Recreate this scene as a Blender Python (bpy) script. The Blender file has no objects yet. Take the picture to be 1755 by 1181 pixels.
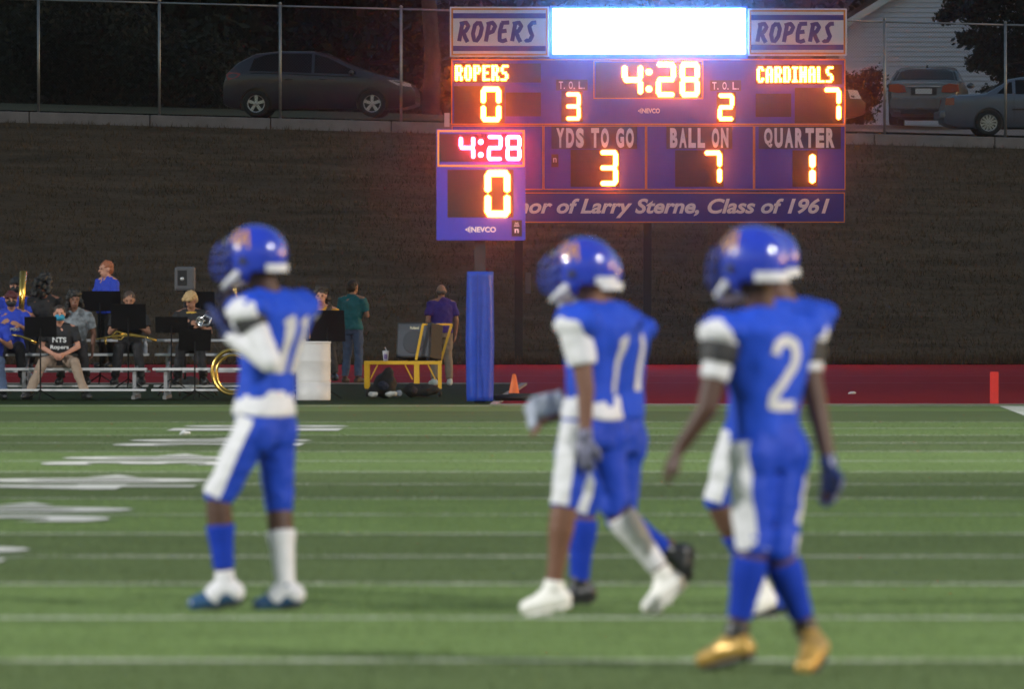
import bpy, bmesh, math, random
from math import sin, cos, pi, radians, sqrt
from mathutils import Vector, Matrix, noise
from mathutils.bvhtree import BVHTree
import numpy as np
random.seed(7); rng = np.random.default_rng(7)
S = bpy.context.scene
COL = S.collection

# ------------------------------------------------------------------ camera
F = 14480.0; CH = 1.53; HZ = 500.0          # focal length in photo pixels, eye height, horizon row
cd = bpy.data.cameras.new('camera'); cam = bpy.data.objects.new('camera', cd); COL.objects.link(cam)
cd.sensor_width = 36.0; cd.lens = 36.0 * F / 1755.0
cam.location = (0, 0, CH); cam.rotation_euler = (pi / 2 - math.atan(90.5 / F), 0, 0)
cd.clip_start = 0.5; cd.clip_end = 6000
cd.dof.use_dof = True; cd.dof.focus_distance = 166.0; cd.dof.aperture_fstop = 5.3
S.camera = cam
# ------------------------------------------------------------------ world, sun, floodlights, exposure
SUN_EL, SUN_AZ = radians(5.0), radians(80)
w = bpy.data.worlds.new('World'); S.world = w; w.use_nodes = True
nt = w.node_tree; nt.nodes.clear()
sky = nt.nodes.new('ShaderNodeTexSky'); sky.sky_type = 'NISHITA'; sky.sun_disc = False
sky.sun_elevation = SUN_EL; sky.sun_rotation = SUN_AZ
bg = nt.nodes.new('ShaderNodeBackground'); bg.inputs[1].default_value = 0.115
wo = nt.nodes.new('ShaderNodeOutputWorld')
nt.links.new(sky.outputs[0], bg.inputs[0]); nt.links.new(bg.outputs[0], wo.inputs[0])
sd = bpy.data.lights.new('sun', 'SUN'); sd.energy = 0.02; sd.angle = radians(12); sd.color = (1, .8, .7)
so = bpy.data.objects.new('sun', sd); COL.objects.link(so)
so.rotation_euler = (-Vector((sin(SUN_AZ) * cos(SUN_EL), cos(SUN_AZ) * cos(SUN_EL), sin(SUN_EL)))).to_track_quat('-Z', 'Y').to_euler()
FLOOD = .36
def flood(x, y, tx, ty, power, size=75):
    ld = bpy.data.lights.new('floodlight', 'SPOT'); ld.energy = power * FLOOD; ld.spot_size = radians(size)
    ld.spot_blend = 0.5; ld.shadow_soft_size = 0.9; ld.color = (1, .97, .93)
    o = bpy.data.objects.new('floodlight', ld); COL.objects.link(o); o.location = (x, y, 25)
    o.rotation_euler = (Vector((tx, ty, 0)) - o.location).to_track_quat('-Z', 'Y').to_euler()
flood(30, 6, -4, 45, 145000); flood(30, 84, -7, 91, 64000, 75)
flood(-62, 25, -7, 46, 300000, 52); flood(-66, 84, -12, 93, 165000, 54)
S.view_settings.view_transform = 'Standard'; S.view_settings.look = 'None'
S.view_settings.exposure = 1.1; S.view_settings.gamma = 1.0
S.cycles.use_denoising = True
S.cycles.max_bounces = 8; S.cycles.volume_bounces = 1
S.cycles.sample_clamp_indirect = 8.0

# ------------------------------------------------------------------ helpers
def W(px, py, d): return Vector(((px - 877.5) * d / F, d, CH + (HZ - py) * d / F))
def G(px, py):
    d = F * CH / (py - HZ); return Vector(((px - 877.5) * d / F, d, 0))
MATS = {}
def mat(name, col, rough=.6, metal=0., var=.0, vscale=8., bump=0., bscale=60., emit=None, es=0., coat=0., spec=.5, sheen=0.):
    if name in MATS: return MATS[name]
    m = bpy.data.materials.new(name); m.use_nodes = True; n = m.node_tree; b = n.nodes['Principled BSDF']
    b.inputs['Roughness'].default_value = rough; b.inputs['Metallic'].default_value = metal
    b.inputs['Coat Weight'].default_value = coat; b.inputs['Specular IOR Level'].default_value = spec
    b.inputs['Sheen Weight'].default_value = sheen
    b.inputs['Base Color'].default_value = (*col, 1)
    if emit: b.inputs['Emission Color'].default_value = (*emit, 1); b.inputs['Emission Strength'].default_value = es
    if var or bump:
        tc = n.nodes.new('ShaderNodeTexCoord')
    if var:
        nz = n.nodes.new('ShaderNodeTexNoise'); nz.inputs['Scale'].default_value = vscale; nz.inputs['Detail'].default_value = 5
        n.links.new(tc.outputs['Object'], nz.inputs['Vector'])
        mp = n.nodes.new('ShaderNodeMapRange'); mp.inputs[1].default_value = .25; mp.inputs[2].default_value = .75
        mp.inputs[3].default_value = 1 - var; mp.inputs[4].default_value = 1 + var
        n.links.new(nz.outputs[0], mp.inputs[0])
        hs = n.nodes.new('ShaderNodeHueSaturation'); hs.inputs['Color'].default_value = (*col, 1)
        n.links.new(mp.outputs[0], hs.inputs['Value']); n.links.new(hs.outputs[0], b.inputs['Base Color'])
    if bump:
        nb = n.nodes.new('ShaderNodeTexNoise'); nb.inputs['Scale'].default_value = bscale; nb.inputs['Detail'].default_value = 4
        n.links.new(tc.outputs['Object'], nb.inputs['Vector'])
        bp = n.nodes.new('ShaderNodeBump'); bp.inputs['Strength'].default_value = bump; bp.inputs['Distance'].default_value = .02
        n.links.new(nb.outputs[0], bp.inputs['Height']); n.links.new(bp.outputs[0], b.inputs['Normal'])
    MATS[name] = m; return m

ORG = {}
def tag(o, label=None, cat=None, group=None, kind=None):
    if label: o['label'] = label
    if cat: o['category'] = cat
    if group: o['group'] = group
    if kind: o['kind'] = kind
    return o
def thing(name, loc, label, cat, group=None):
    o = bpy.data.objects.new(name, None); COL.objects.link(o); o.location = loc; o.empty_display_size = .1
    ORG[o] = Vector(loc); return tag(o, label, cat, group)
def link_mesh(name, me, m, parent=None, smooth=False):
    """me holds world coordinates; they are moved into the parent's frame."""
    o = bpy.data.objects.new(name, me); COL.objects.link(o)
    if m is not None:
        for mm in (m if isinstance(m, (list, tuple)) else [m]): me.materials.append(mm)
    if smooth: me.polygons.foreach_set('use_smooth', [True] * len(me.polygons))
    if parent is not None:
        o.parent = parent; org = ORG[parent]; me.transform(Matrix.Translation(-org)); ORG[o] = org
    else: ORG[o] = Vector((0, 0, 0))
    return o
class MB:
    def __init__(s): s.v = []; s.f = []
    def add(s, vs, fs):
        k = len(s.v); s.v += [Vector(p) for p in vs]; s.f += [tuple(i + k for i in f) for f in fs]; return s
    def box(s, c, size, rot=None):
        x, y, z = [a / 2 for a in size]; c = Vector(c)
        vs = [Vector(p) for p in ((-x,-y,-z),(x,-y,-z),(x,y,-z),(-x,y,-z),(-x,-y,z),(x,-y,z),(x,y,z),(-x,y,z))]
        if rot is not None: vs = [rot @ p for p in vs]
        return s.add([p + c for p in vs], [(0,3,2,1),(4,5,6,7),(0,1,5,4),(1,2,6,5),(2,3,7,6),(3,0,4,7)])
    def tube(s, pts, r, n=8, caps=True, closed=False):
        pts = [Vector(p) for p in pts]; N = len(pts); rs = r if isinstance(r, (list, tuple)) else [r] * N
        vs = []; fs = []; up = None
        for i, p in enumerate(pts):
            if closed: t = pts[(i + 1) % N] - pts[i - 1]
            else: t = (pts[min(i + 1, N - 1)] - pts[max(i - 1, 0)])
            t.normalize()
            if up is None: up = t.orthogonal().normalized()
            else: up = (up - t * up.dot(t)); up = up.normalized() if up.length > 1e-6 else t.orthogonal().normalized()
            b = t.cross(up)
            for k in range(n): a = 2 * pi * k / n; vs.append(p + (up * cos(a) + b * sin(a)) * rs[i])
        M = N if closed else N - 1
        for i in range(M):
            j = (i + 1) % N
            for k in range(n): fs.append((i*n+k, i*n+(k+1)%n, j*n+(k+1)%n, j*n+k))
        if caps and not closed:
            fs.append(tuple(reversed(range(n)))); fs.append(tuple((N-1)*n + k for k in range(n)))
        return s.add(vs, fs)
    def rings(s, rings, caps=True):
        n = len(rings[0]); vs = [p for r in rings for p in r]; fs = []
        for i in range(len(rings) - 1):
            for k in range(n): fs.append((i*n+k, i*n+(k+1)%n, (i+1)*n+(k+1)%n, (i+1)*n+k))
        if caps: fs.append(tuple(reversed(range(n)))); fs.append(tuple((len(rings)-1)*n + k for k in range(n)))
        return s.add(vs, fs)
    def lathe(s, c, prof, n=20, ax=Vector((0,0,1)), caps=True):
        ax = Vector(ax).normalized(); u = ax.orthogonal().normalized(); b = ax.cross(u); c = Vector(c)
        return s.rings([[c + ax * z + (u * cos(2*pi*k/n) + b * sin(2*pi*k/n)) * r for k in range(n)] for r, z in prof], caps)
    def prism(s, poly, d0, d1):
        """poly: world points; extruded from offset d0 to d1 (vectors)."""
        n = len(poly); d0 = Vector(d0); d1 = Vector(d1)
        vs = [Vector(p) + d0 for p in poly] + [Vector(p) + d1 for p in poly]
        fs = [tuple(range(n)), tuple(reversed(range(n, 2*n)))] + [(i, i+n, (i+1)%n+n, (i+1)%n) for i in range(n)]
        return s.add(vs, fs)
    def ell(s, c, a, b, d, n=14, m=9):
        c = Vector(c); a, b, d = Vector(a), Vector(b), Vector(d); rings = []
        for i in range(1, m):
            t = pi * i / m; rings.append([c - d * cos(t) + (a * cos(2*pi*k/n) + b * sin(2*pi*k/n)) * sin(t) for k in range(n)])
        k0 = len(s.v); s.rings(rings, False); L = len(s.v)
        s.v += [c - d, c + d]
        for k in range(n):
            s.f.append((L, k0 + (k+1) % n, k0 + k)); e = k0 + (m-2)*n; s.f.append((L+1, e + k, e + (k+1) % n))
        return s
    def cap(s, p0, p1, r0, r1, n=14):
        p0, p1 = Vector(p0), Vector(p1); t = (p1 - p0); L = t.length
        if L < 1e-5: return s.ell(p0, (r0,0,0), (0,r0,0), (0,0,r0))
        t.normalize(); u = t.orthogonal().normalized(); b = t.cross(u); rings = []
        for a in (-80, -50, -20): rings.append((p0 + t * r0 * sin(radians(a)), r0 * cos(radians(a))))
        for a in (0, .25, .5, .75, 1): rings.append((p0.lerp(p1, a), r0 + (r1 - r0) * a))
        for a in (20, 50, 80): rings.append((p1 + t * r1 * sin(radians(a)), r1 * cos(radians(a))))
        return s.rings([[c + (u*cos(2*pi*k/n) + b*sin(2*pi*k/n)) * r for k in range(n)] for c, r in rings])
    def frus(s, p0, p1, r0, r1, n=16):
        p0, p1 = Vector(p0), Vector(p1); t = (p1 - p0).normalized(); u = t.orthogonal().normalized(); b = t.cross(u)
        return s.rings([[c + (u*cos(2*pi*k/n) + b*sin(2*pi*k/n)) * r for k in range(n)] for c, r in ((p0, r0), (p1, r1))])
    def loft(s, rr, n=20):
        return s.rings([[Vector(c) + Vector(a)*cos(2*pi*k/n) + Vector(b)*sin(2*pi*k/n) for k in range(n)] for c, a, b in rr])
    def mesh(s, name='m'):
        me = bpy.data.meshes.new(name); me.from_pydata([tuple(p) for p in s.v], [], s.f)
        bm = bmesh.new(); bm.from_mesh(me); bmesh.ops.recalc_face_normals(bm, faces=bm.faces); bm.to_mesh(me); bm.free(); return me
    def build(s, name, m, parent=None, smooth=False, bevel=0.):
        o = link_mesh(name, s.mesh(name), m, parent, smooth)
        if bevel:
            md = o.modifiers.new('bevel', 'BEVEL'); md.width = bevel; md.segments = 2; md.limit_method = 'ANGLE'
        return o
def np_mesh(name, verts, faces):
    """verts (N,3), faces (M,k) arrays."""
    me = bpy.data.meshes.new(name); M, k = faces.shape
    me.vertices.add(len(verts)); me.vertices.foreach_set('co', verts.astype(np.float32).ravel())
    me.loops.add(M * k); me.loops.foreach_set('vertex_index', faces.astype(np.int32).ravel())
    me.polygons.add(M); me.polygons.foreach_set('loop_start', np.arange(0, M * k, k, dtype=np.int32))
    me.update(calc_edges=True); return me
TMP = bpy.data.objects.new('tmp', bpy.data.meshes.new('tmp')); COL.objects.link(TMP)
def evaluate(me, setup):
    TMP.data = me; TMP.modifiers.clear(); setup(TMP)
    dg = bpy.context.evaluated_depsgraph_get(); dg.update()
    out = bpy.data.meshes.new_from_object(TMP.evaluated_get(dg)); TMP.modifiers.clear(); return out
def remesh(mb, voxel, smooth=4, wr=0., wscale=9., stretch=(1, 1, 1)):
    def st(o):
        a = o.modifiers.new('r', 'REMESH'); a.mode = 'VOXEL'; a.voxel_size = voxel
        if smooth: b = o.modifiers.new('s', 'SMOOTH'); b.factor = .5; b.iterations = smooth
    me = evaluate(mb.mesh(), st)
    if wr:
        ns = [v.normal.copy() for v in me.vertices]
        for v, nn in zip(me.vertices, ns):
            p = Vector((v.co.x * stretch[0], v.co.y * stretch[1], v.co.z * stretch[2])) * wscale
            h = noise.noise(p) + .5 * noise.noise(p * 2.3)
            v.co += nn * (wr * h)
    return me
def bvh_of(me): return BVHTree.FromPolygons([v.co for v in me.vertices], [tuple(p.vertices) for p in me.polygons])
def strokes_quads(strokes, wd, step=.012):
    """2D polylines -> list of quads (lists of 2D points), mitred, subdivided along the stroke."""
    out = []
    for pl in strokes:
        pts = [Vector(p) for p in pl]; dense = [pts[0]]
        for a, b in zip(pts, pts[1:]):
            k = max(1, int((b - a).length / step)); dense += [a.lerp(b, i / k) for i in range(1, k + 1)]
        L = []; R = []
        for i, p in enumerate(dense):
            t = dense[min(i+1, len(dense)-1)] - dense[max(i-1, 0)]; t.normalize(); nn = Vector((-t.y, t.x))
            L.append(p + nn * wd / 2); R.append(p - nn * wd / 2)
        for i in range(len(dense) - 1): out.append((L[i], R[i], R[i+1], L[i+1]))
    return out
def decal(name, quads, org, ux, uy, bvh, m, parent, off=.004, cast=.5, split=2):
    """flat 2D quads laid on a surface: each point is cast along ux x uy on to the mesh."""
    n = Vector(ux).cross(Vector(uy)).normalized(); mb = MB()
    for q in quads:
        a, b, c, d = q
        for k in range(split):
            t0, t1 = k / split, (k + 1) / split
            pts = []
            for p in (a.lerp(b, t0), a.lerp(b, t1), d.lerp(c, t1), d.lerp(c, t0)):
                P = Vector(org) + Vector(ux) * p.x + Vector(uy) * p.y
                hit = bvh.ray_cast(P + n * cast, -n)
                if hit[0] is None: break
                pts.append(hit[0] + n * off)
            if len(pts) == 4: mb.add(pts, [(0, 1, 2, 3)])
    if not mb.f: return None
    o = link_mesh(name, mb.mesh(name), m, parent, True); return o
def text_polys(txt, bold=0., shear=0.):
    cu = bpy.data.curves.new('t', 'FONT'); cu.body = txt; cu.offset = bold; cu.shear = shear; cu.size = 1; cu.resolution_u = 4
    o = bpy.data.objects.new('t', cu); COL.objects.link(o)
    dg = bpy.context.evaluated_depsgraph_get(); dg.update()
    me = bpy.data.meshes.new_from_object(o.evaluated_get(dg))
    vs = [(v.co.x, v.co.y) for v in me.vertices]; fs = [tuple(p.vertices) for p in me.polygons]
    bpy.data.objects.remove(o); return vs, fs
def text_on(name, txt, P0, ux, uy, width, height, m, parent, bold=0., shear=0., nrm=None):
    """text fitted to a width x height rectangle whose lower left corner is P0."""
    vs, fs = text_polys(txt, bold, shear)
    x0 = min(v[0] for v in vs); x1 = max(v[0] for v in vs); y0 = min(v[1] for v in vs); y1 = max(v[1] for v in vs)
    mb = MB(); mb.add([Vector(P0) + Vector(ux) * ((x-x0)/(x1-x0)*width) + Vector(uy) * ((y-y0)/(y1-y0)*height) for x, y in vs], fs)
    me = bpy.data.meshes.new(name); me.from_pydata([tuple(v) for v in mb.v], [], mb.f)
    return link_mesh(name, me, m, parent)
def grp(kind): return kind

# ================================================================== SETTING
FA = 0.0217                                     # the field's long axis leans this much to the right of the view axis
fdir = Vector((FA, 1, 0)).normalized(); fx = Vector((fdir.y, -fdir.x, 0))
def FP(u, v, z=0.):                              # u metres right of the view axis, v metres down the field
    return Vector((u + FA * v, v, z))
D30 = 39.5; YD = .9144
END = D30 + 8 * 10 * YD                           # far end line  (30 -> 50 -> goal -> end line)
def field_nodes(n, fibres):
    """two mown-in greens in ten yard bands; returns colour socket."""
    tc = n.nodes.new('ShaderNodeTexCoord'); sx = n.nodes.new('ShaderNodeSeparateXYZ'); n.links.new(tc.outputs['Object'], sx.inputs[0])
    def math_(op, a, b=None):
        q = n.nodes.new('ShaderNodeMath'); q.operation = op
        for i, t in enumerate((a, b)):
            if t is None: continue
            if isinstance(t, (int, float)): q.inputs[i].default_value = t
            else: n.links.new(t, q.inputs[i])
        return q.outputs[0]
    nz0 = n.nodes.new('ShaderNodeTexNoise'); nz0.inputs['Scale'].default_value = 9; n.links.new(tc.outputs['Object'], nz0.inputs['Vector'])
    yy = math_('ADD', sx.outputs[1], math_('MULTIPLY', math_('SUBTRACT', nz0.outputs[0], .5), .25))
    q = math_('DIVIDE', math_('SUBTRACT', yy, D30 - 5 * YD), 20 * YD)
    band = math_('GREATER_THAN', math_('FRACT', q), .5)
    rampv = n.nodes.new('ShaderNodeMix'); rampv.data_type = 'RGBA'
    n.links.new(band, rampv.inputs[0])
    rampv.inputs[6].default_value = (.124, .184, .066, 1); rampv.inputs[7].default_value = (.090, .126, .052, 1)
    nz = n.nodes.new('ShaderNodeTexNoise'); nz.inputs['Scale'].default_value = 1.2; nz.inputs['Detail'].default_value = 8; nz.inputs['Roughness'].default_value = .7
    mp = n.nodes.new('ShaderNodeMapping'); mp.inputs['Scale'].default_value = (.5, 1.6, 1); n.links.new(tc.outputs['Object'], mp.inputs[0]); n.links.new(mp.outputs[0], nz.inputs['Vector'])
    rg = n.nodes.new('ShaderNodeMapRange'); rg.inputs[1].default_value = .3; rg.inputs[2].default_value = .7; rg.inputs[3].default_value = .78; rg.inputs[4].default_value = 1.2
    n.links.new(nz.outputs[0], rg.inputs[0])
    hs = n.nodes.new('ShaderNodeHueSaturation'); n.links.new(rampv.outputs[2], hs.inputs['Color'])
    if fibres:
        gi = n.nodes.new('ShaderNodeNewGeometry'); rv = math_('MULTIPLY', math_('ADD', math_('MULTIPLY', gi.outputs['Random Per Island'], .9), .55), rg.outputs[0])
        n.links.new(rv, hs.inputs['Value'])
        l = math_('LESS_THAN', math_('ABSOLUTE', math_('SUBTRACT', math_('FRACT', math_('ADD', math_('DIVIDE', math_('SUBTRACT', sx.outputs[1], D30), 5 * YD), .5)), .5)), .075 / (5 * YD))
        mx = n.nodes.new('ShaderNodeMix'); mx.data_type = 'RGBA'; n.links.new(l, mx.inputs[0]); n.links.new(hs.outputs[0], mx.inputs[6]); mx.inputs[7].default_value = (.44, .47, .39, 1)
        return mx.outputs[2]
    n.links.new(rg.outputs[0], hs.inputs['Value']); return hs.outputs[0]
def field_mat(name, fibres):
    m = bpy.data.materials.new(name); m.use_nodes = True; n = m.node_tree; b = n.nodes['Principled BSDF']
    b.inputs['Roughness'].default_value = .85; b.inputs['Specular IOR Level'].default_value = .04
    n.links.new(field_nodes(n, fibres), b.inputs['Base Color'])
    if not fibres:
        tc = n.nodes.new('ShaderNodeTexCoord'); nb = n.nodes.new('ShaderNodeTexNoise'); nb.inputs['Scale'].default_value = 70
        n.links.new(tc.outputs['Object'], nb.inputs['Vector'])
        bp = n.nodes.new('ShaderNodeBump'); bp.inputs['Strength'].default_value = .5; bp.inputs['Distance'].default_value = .01
        n.links.new(nb.outputs[0], bp.inputs['Height']); n.links.new(bp.outputs[0], b.inputs['Normal'])
    return m
def sheet(name, pts, m, parent=None, kind='structure'):
    me = bpy.data.meshes.new(name); me.from_pydata([tuple(p) for p in pts], [], [tuple(range(len(pts)))])
    o = link_mesh(name, me, m, parent)
    if parent is None: tag(o, kind=kind)
    return o
sheet('ground', [(-3000,-1000,-.08), (3000,-1000,-.08), (3000,5000,-.08), (-3000,5000,-.08)], mat('soil', (.05,.045,.035), .95, var=.3, vscale=.3))
turf = sheet('turf_field', [FP(-70,-40), FP(26,-40), FP(26,END+1.7), FP(-70,END+1.7)], field_mat('turf', False))
def worn_paint(name, c0, c1, lo, hi):
    m = bpy.data.materials.new(name); m.use_nodes = True; n = m.node_tree; b = n.nodes['Principled BSDF']; b.inputs['Roughness'].default_value = .85; b.inputs['Specular IOR Level'].default_value = .05
    tc = n.nodes.new('ShaderNodeTexCoord'); a = n.nodes.new('ShaderNodeTexNoise'); a.inputs['Scale'].default_value = 1.7; a.inputs['Detail'].default_value = 9; a.inputs['Roughness'].default_value = .75; n.links.new(tc.outputs['Object'], a.inputs['Vector'])
    r = n.nodes.new('ShaderNodeValToRGB'); e = r.color_ramp.elements; e[0].position = lo; e[0].color = (*c0, 1); e[1].position = hi; e[1].color = (*c1, 1); n.links.new(a.outputs[0], r.inputs[0]); n.links.new(r.outputs[0], b.inputs['Base Color']); return m
line_m = worn_paint('line_paint', (.12,.17,.07), (.58,.60,.54), .32, .55)
num_m = worn_paint('number_paint', (.46,.47,.43), (.60,.60,.57), .25, .5)
def field_strip(name, u0, u1, v0, v1, m=line_m, z=.004): return sheet(name, [FP(u0,v0,z), FP(u1,v0,z), FP(u1,v1,z), FP(u0,v1,z)], m, turf)
UR = 4.05                                         # right sideline
for k in range(-3, 15):
    v = D30 + (k - 1) * 5 * YD
    if v < END - 10 * YD + .2: field_strip('yard_line', -43, UR, v - .06, v + .06)
field_strip('end_line', -43, UR + 1.8, END - .08, END + .18, z=.006)
field_strip('sideline', UR, UR + 1.8, -10, END - .1)
# numbers, read from the right sideline: tops point left
for i, t in enumerate(('30', '40', '50', '40', '30', '20', '10')):
    v = D30 + i * 10 * YD
    for j, ch in enumerate(t):
        v0 = v + (.42 if j else -1.87)
        text_on('yard_number', ch, FP(-3.915, v0, .009), fdir, -fx, 1.45, 1.88, num_m, turf, bold=.035)
        # shift so the digit foot faces the sideline
    o = sheet('yard_arrow', [FP(-5.0, v + 2.25, .009), FP(-4.55, v + 2.25, .009), FP(-4.78, v + 3.1, .009)], num_m, turf)
# apron and track behind the end line
cpt = [G(846, 690.5), G(868, 676), G(899, 657.0)]
A0 = END + 1.7
apron = sheet('turf_apron', [(-70, A0, -.012), (cpt[0].x, A0, -.012), (cpt[1].x, cpt[1].y, -.012), (cpt[2].x, cpt[2].y, -.012), (-70, 141.0, -.012)],
      mat('apron_turf', (.020,.034,.014), .85, spec=.03, var=.3, vscale=3, bump=.4, bscale=60))
mat('track_rubber_', (.27,.012,.018), .85, var=.22, vscale=2.2, bump=.3, bscale=90, spec=.03)
TRK = MATS['track_rubber_']
BF = 166.0                                         # foot of the bank
def tz(y): return .13 * max(0, min(1, (y - 141) / (BF - 141)))
tm = MB()
ys = [A0, 128, 141.2, 150, 158, BF + .3]
tm.add([(-80, y, tz(y) - .03) for y in ys] + [(60, y, tz(y) - .03) for y in ys], [(i, i + 6, i + 7, i + 1) for i in range(5)])
track = tm.build('track', TRK); tag(track, kind='structure')
tl = mat('track_line_paint', (.40,.33,.36), .8, spec=.05, var=.3, vscale=5)
for y, wd in [(142.9, .07), (150.6, .07)] + [(152.2 + 1.5 * i, .05) for i in range(9)]:
    sheet('lane_line', [(-80, y, tz(y) - .022), (60, y, tz(y) - .022), (60, y + wd, tz(y + wd) - .022), (-80, y + wd, tz(y + wd) - .022)], tl, track)
conc = mat('concrete', (.24,.20,.20), .9, var=.2, vscale=3, bump=.3, bscale=30)
def kerb(name, pts, wd, h, m=conc):
    mb = MB()
    for a, b in zip(pts, pts[1:]):
        a, b = Vector(a), Vector(b); t = (b - a).normalized(); n_ = Vector((-t.y, t.x, 0)) * wd / 2
        mb.prism([a + n_, b + n_, b - n_, a - n_], (0,0,-.05), (0,0,h))
    return mb.build(name, m)
tag(kerb('track_edge_kerb', [(-70, 141.05, 0), (cpt[2].x, 141.05, 0), cpt[2], cpt[1], (cpt[0].x, A0 + .1, 0)], .09, .012), kind='structure')
tag(kerb('track_kerb', [(cpt[0].x + .05, A0 + .05, 0), (60, A0 + .05, 0)], .08, .012), kind='structure')

def zc(x): return 5.375 - .026 * x                # top of the retaining kerb under the fence
BT = 194.0
def bank_z(x, y):
    t = (y - BF) / (BT - BF); t = max(0, min(1, t))
    z0 = .12; z1 = zc(x) - .22
    s = t + .05 * sin(pi * t) * (1 - t)
    return z0 + (z1 - z0) * s + .13 * noise.noise((x * .28, y * .55, 0)) * min(1, t * 8) * min(1, (1 - t) * 6)
xs = np.linspace(-90, 60, 160); yb = np.linspace(BF, BT + .4, 46)
bv = np.array([(x, y, bank_z(x, y)) for y in yb for x in xs]); nx = len(xs)
bf = np.array([(j*nx+i, j*nx+i+1, (j+1)*nx+i+1, (j+1)*nx+i) for j in range(len(yb)-1) for i in range(nx-1)])
def bank_mat(name, c1, c2, c3, isl=False):
    m = bpy.data.materials.new(name); m.use_nodes = True; n = m.node_tree; b = n.nodes['Principled BSDF']
    b.inputs['Roughness'].default_value = .9; b.inputs['Specular IOR Level'].default_value = .15
    tc = n.nodes.new('ShaderNodeTexCoord'); mp = n.nodes.new('ShaderNodeMapping'); mp.inputs['Scale'].default_value = (.35, 1.3, 1.5)
    n.links.new(tc.outputs['Object'], mp.inputs[0])
    a = n.nodes.new('ShaderNodeTexNoise'); a.inputs['Scale'].default_value = 1.3; a.inputs['Detail'].default_value = 9; a.inputs['Roughness'].default_value = .68
    n.links.new(mp.outputs[0], a.inputs['Vector'])
    r = n.nodes.new('ShaderNodeValToRGB'); e = r.color_ramp.elements
    e[0].position = .32; e[0].color = (*c1, 1); e[1].position = .68; e[1].color = (*c3, 1); k = e.new(.5); k.color = (*c2, 1)
    n.links.new(a.outputs[0], r.inputs[0])
    if isl:
        gi = n.nodes.new('ShaderNodeNewGeometry'); mr = n.nodes.new('ShaderNodeMapRange'); mr.inputs[3].default_value = .75; mr.inputs[4].default_value = 1.3
        n.links.new(gi.outputs['Random Per Island'], mr.inputs[0]); hs = n.nodes.new('ShaderNodeHueSaturation'); n.links.new(r.outputs[0], hs.inputs['Color']); n.links.new(mr.outputs[0], hs.inputs['Value'])
        n.links.new(hs.outputs[0], b.inputs['Base Color'])
    else:
        n.links.new(r.outputs[0], b.inputs['Base Color'])
        nb = n.nodes.new('ShaderNodeTexNoise'); nb.inputs['Scale'].default_value = 9; nb.inputs['Detail'].default_value = 8; n.links.new(tc.outputs['Object'], nb.inputs['Vector'])
        bp = n.nodes.new('ShaderNodeBump'); bp.inputs['Strength'].default_value = .8; bp.inputs['Distance'].default_value = .12
        n.links.new(nb.outputs[0], bp.inputs['Height']); n.links.new(bp.outputs[0], b.inputs['Normal'])
    return m
bankm = bank_mat('dormant_grass', (.060,.042,.026), (.098,.066,.042), (.140,.096,.066))
o = link_mesh('bank', np_mesh('bank', bv, bf), bankm, None, True); tag(o, kind='structure')
# grass tufts on the bank and pile on the turf
def blades(name, P, H, wd, lean, m, label, cat, fan=1):
    n = len(P); a = rng.uniform(0, 2 * pi, n); dx = np.stack([np.cos(a), np.sin(a), np.zeros(n)], 1) * wd
    tip = P + np.stack([rng.normal(0, lean, n), rng.normal(0, lean, n), H], 1)
    V = np.stack([P - dx, P + dx, tip], 1).reshape(-1, 3); Fc = np.arange(3 * n).reshape(-1, 3)
    o = link_mesh(name, np_mesh(name, V, Fc), m); tag(o, label, cat, kind='stuff'); return o
n = 90000
px_ = rng.uniform(-17, 16, n); py_ = rng.uniform(BF - .1, BT, n)
pz_ = np.array([bank_z(x, y) for x, y in zip(px_, py_)])
bh_ = rng.uniform(.04, .13, n); nf = 7000                # taller fringe along the foot of the bank
px_[:nf] = rng.uniform(-17, 16, nf); py_[:nf] = BF + np.abs(rng.normal(0, .25, nf)); pz_[:nf] = .10 + np.maximum(0, py_[:nf] - BF) * .18; bh_[:nf] = rng.uniform(.08, .24, nf)
blades('bank_grass', np.stack([px_, py_, pz_ - .01], 1), bh_, .013, .035,
       bank_mat('bank_grass_blades', (.064,.046,.028), (.102,.070,.044), (.146,.100,.068), True), 'short dry brown grass covering the slope behind the track', 'grass')
n = 170000
v_ = 30 + (100 - 30) * rng.uniform(0, 1, n) ** 1.5; u_ = rng.uniform(-.075, .075, n) * v_
ul_ = u_ - FA * v_; dl_ = np.abs((v_ - D30 + 5 * YD) % (10 * YD) - 5 * YD)
ok_ = ~((ul_ > -5.9) & (ul_ < -3.85) & (dl_ < 1.95)); u_ = u_[ok_]; v_ = v_[ok_]; n = len(u_)      # the painted numbers lie flat and clean
P = np.stack([u_, v_, np.full(n, -.002)], 1)
blades('turf_pile', P, rng.uniform(.008, .022, n), .0035, .008, field_mat('turf_pile', True), 'short green synthetic turf pile covering the playing field', 'turf')
# hilltop ground, street, kerb
hx = np.linspace(-400, 400, 60); hy = np.array([BT, 196, 202, 206, 215, 240, 300, 600, 2500])
def hill_z(x, y): return zc(max(-90, min(60, x))) + .03 + .02 * min(60, (y - BT)) + .17 * max(0, min(1, (y - 202) / 4))
hv = np.array([(x, y, hill_z(x, y)) for y in hy for x in hx]); nx = len(hx)
hf = np.array([(j*nx+i, j*nx+i+1, (j+1)*nx+i+1, (j+1)*nx+i) for j in range(len(hy)-1) for i in range(nx-1)])
o = link_mesh('hilltop_ground', np_mesh('hilltop', hv, hf), mat('hill_grass', (.035,.040,.018), .95, var=.4, vscale=1.5, bump=.6, bscale=8), None, True); tag(o, kind='structure')
hs_ = [(x, y, hill_z(x, 250) + (y - 250) * .55 + .8 * noise.noise((x * .05, y * .05, 3))) for y in (249.8, 262, 280, 320) for x in np.linspace(-260, 260, 40)]
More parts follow.
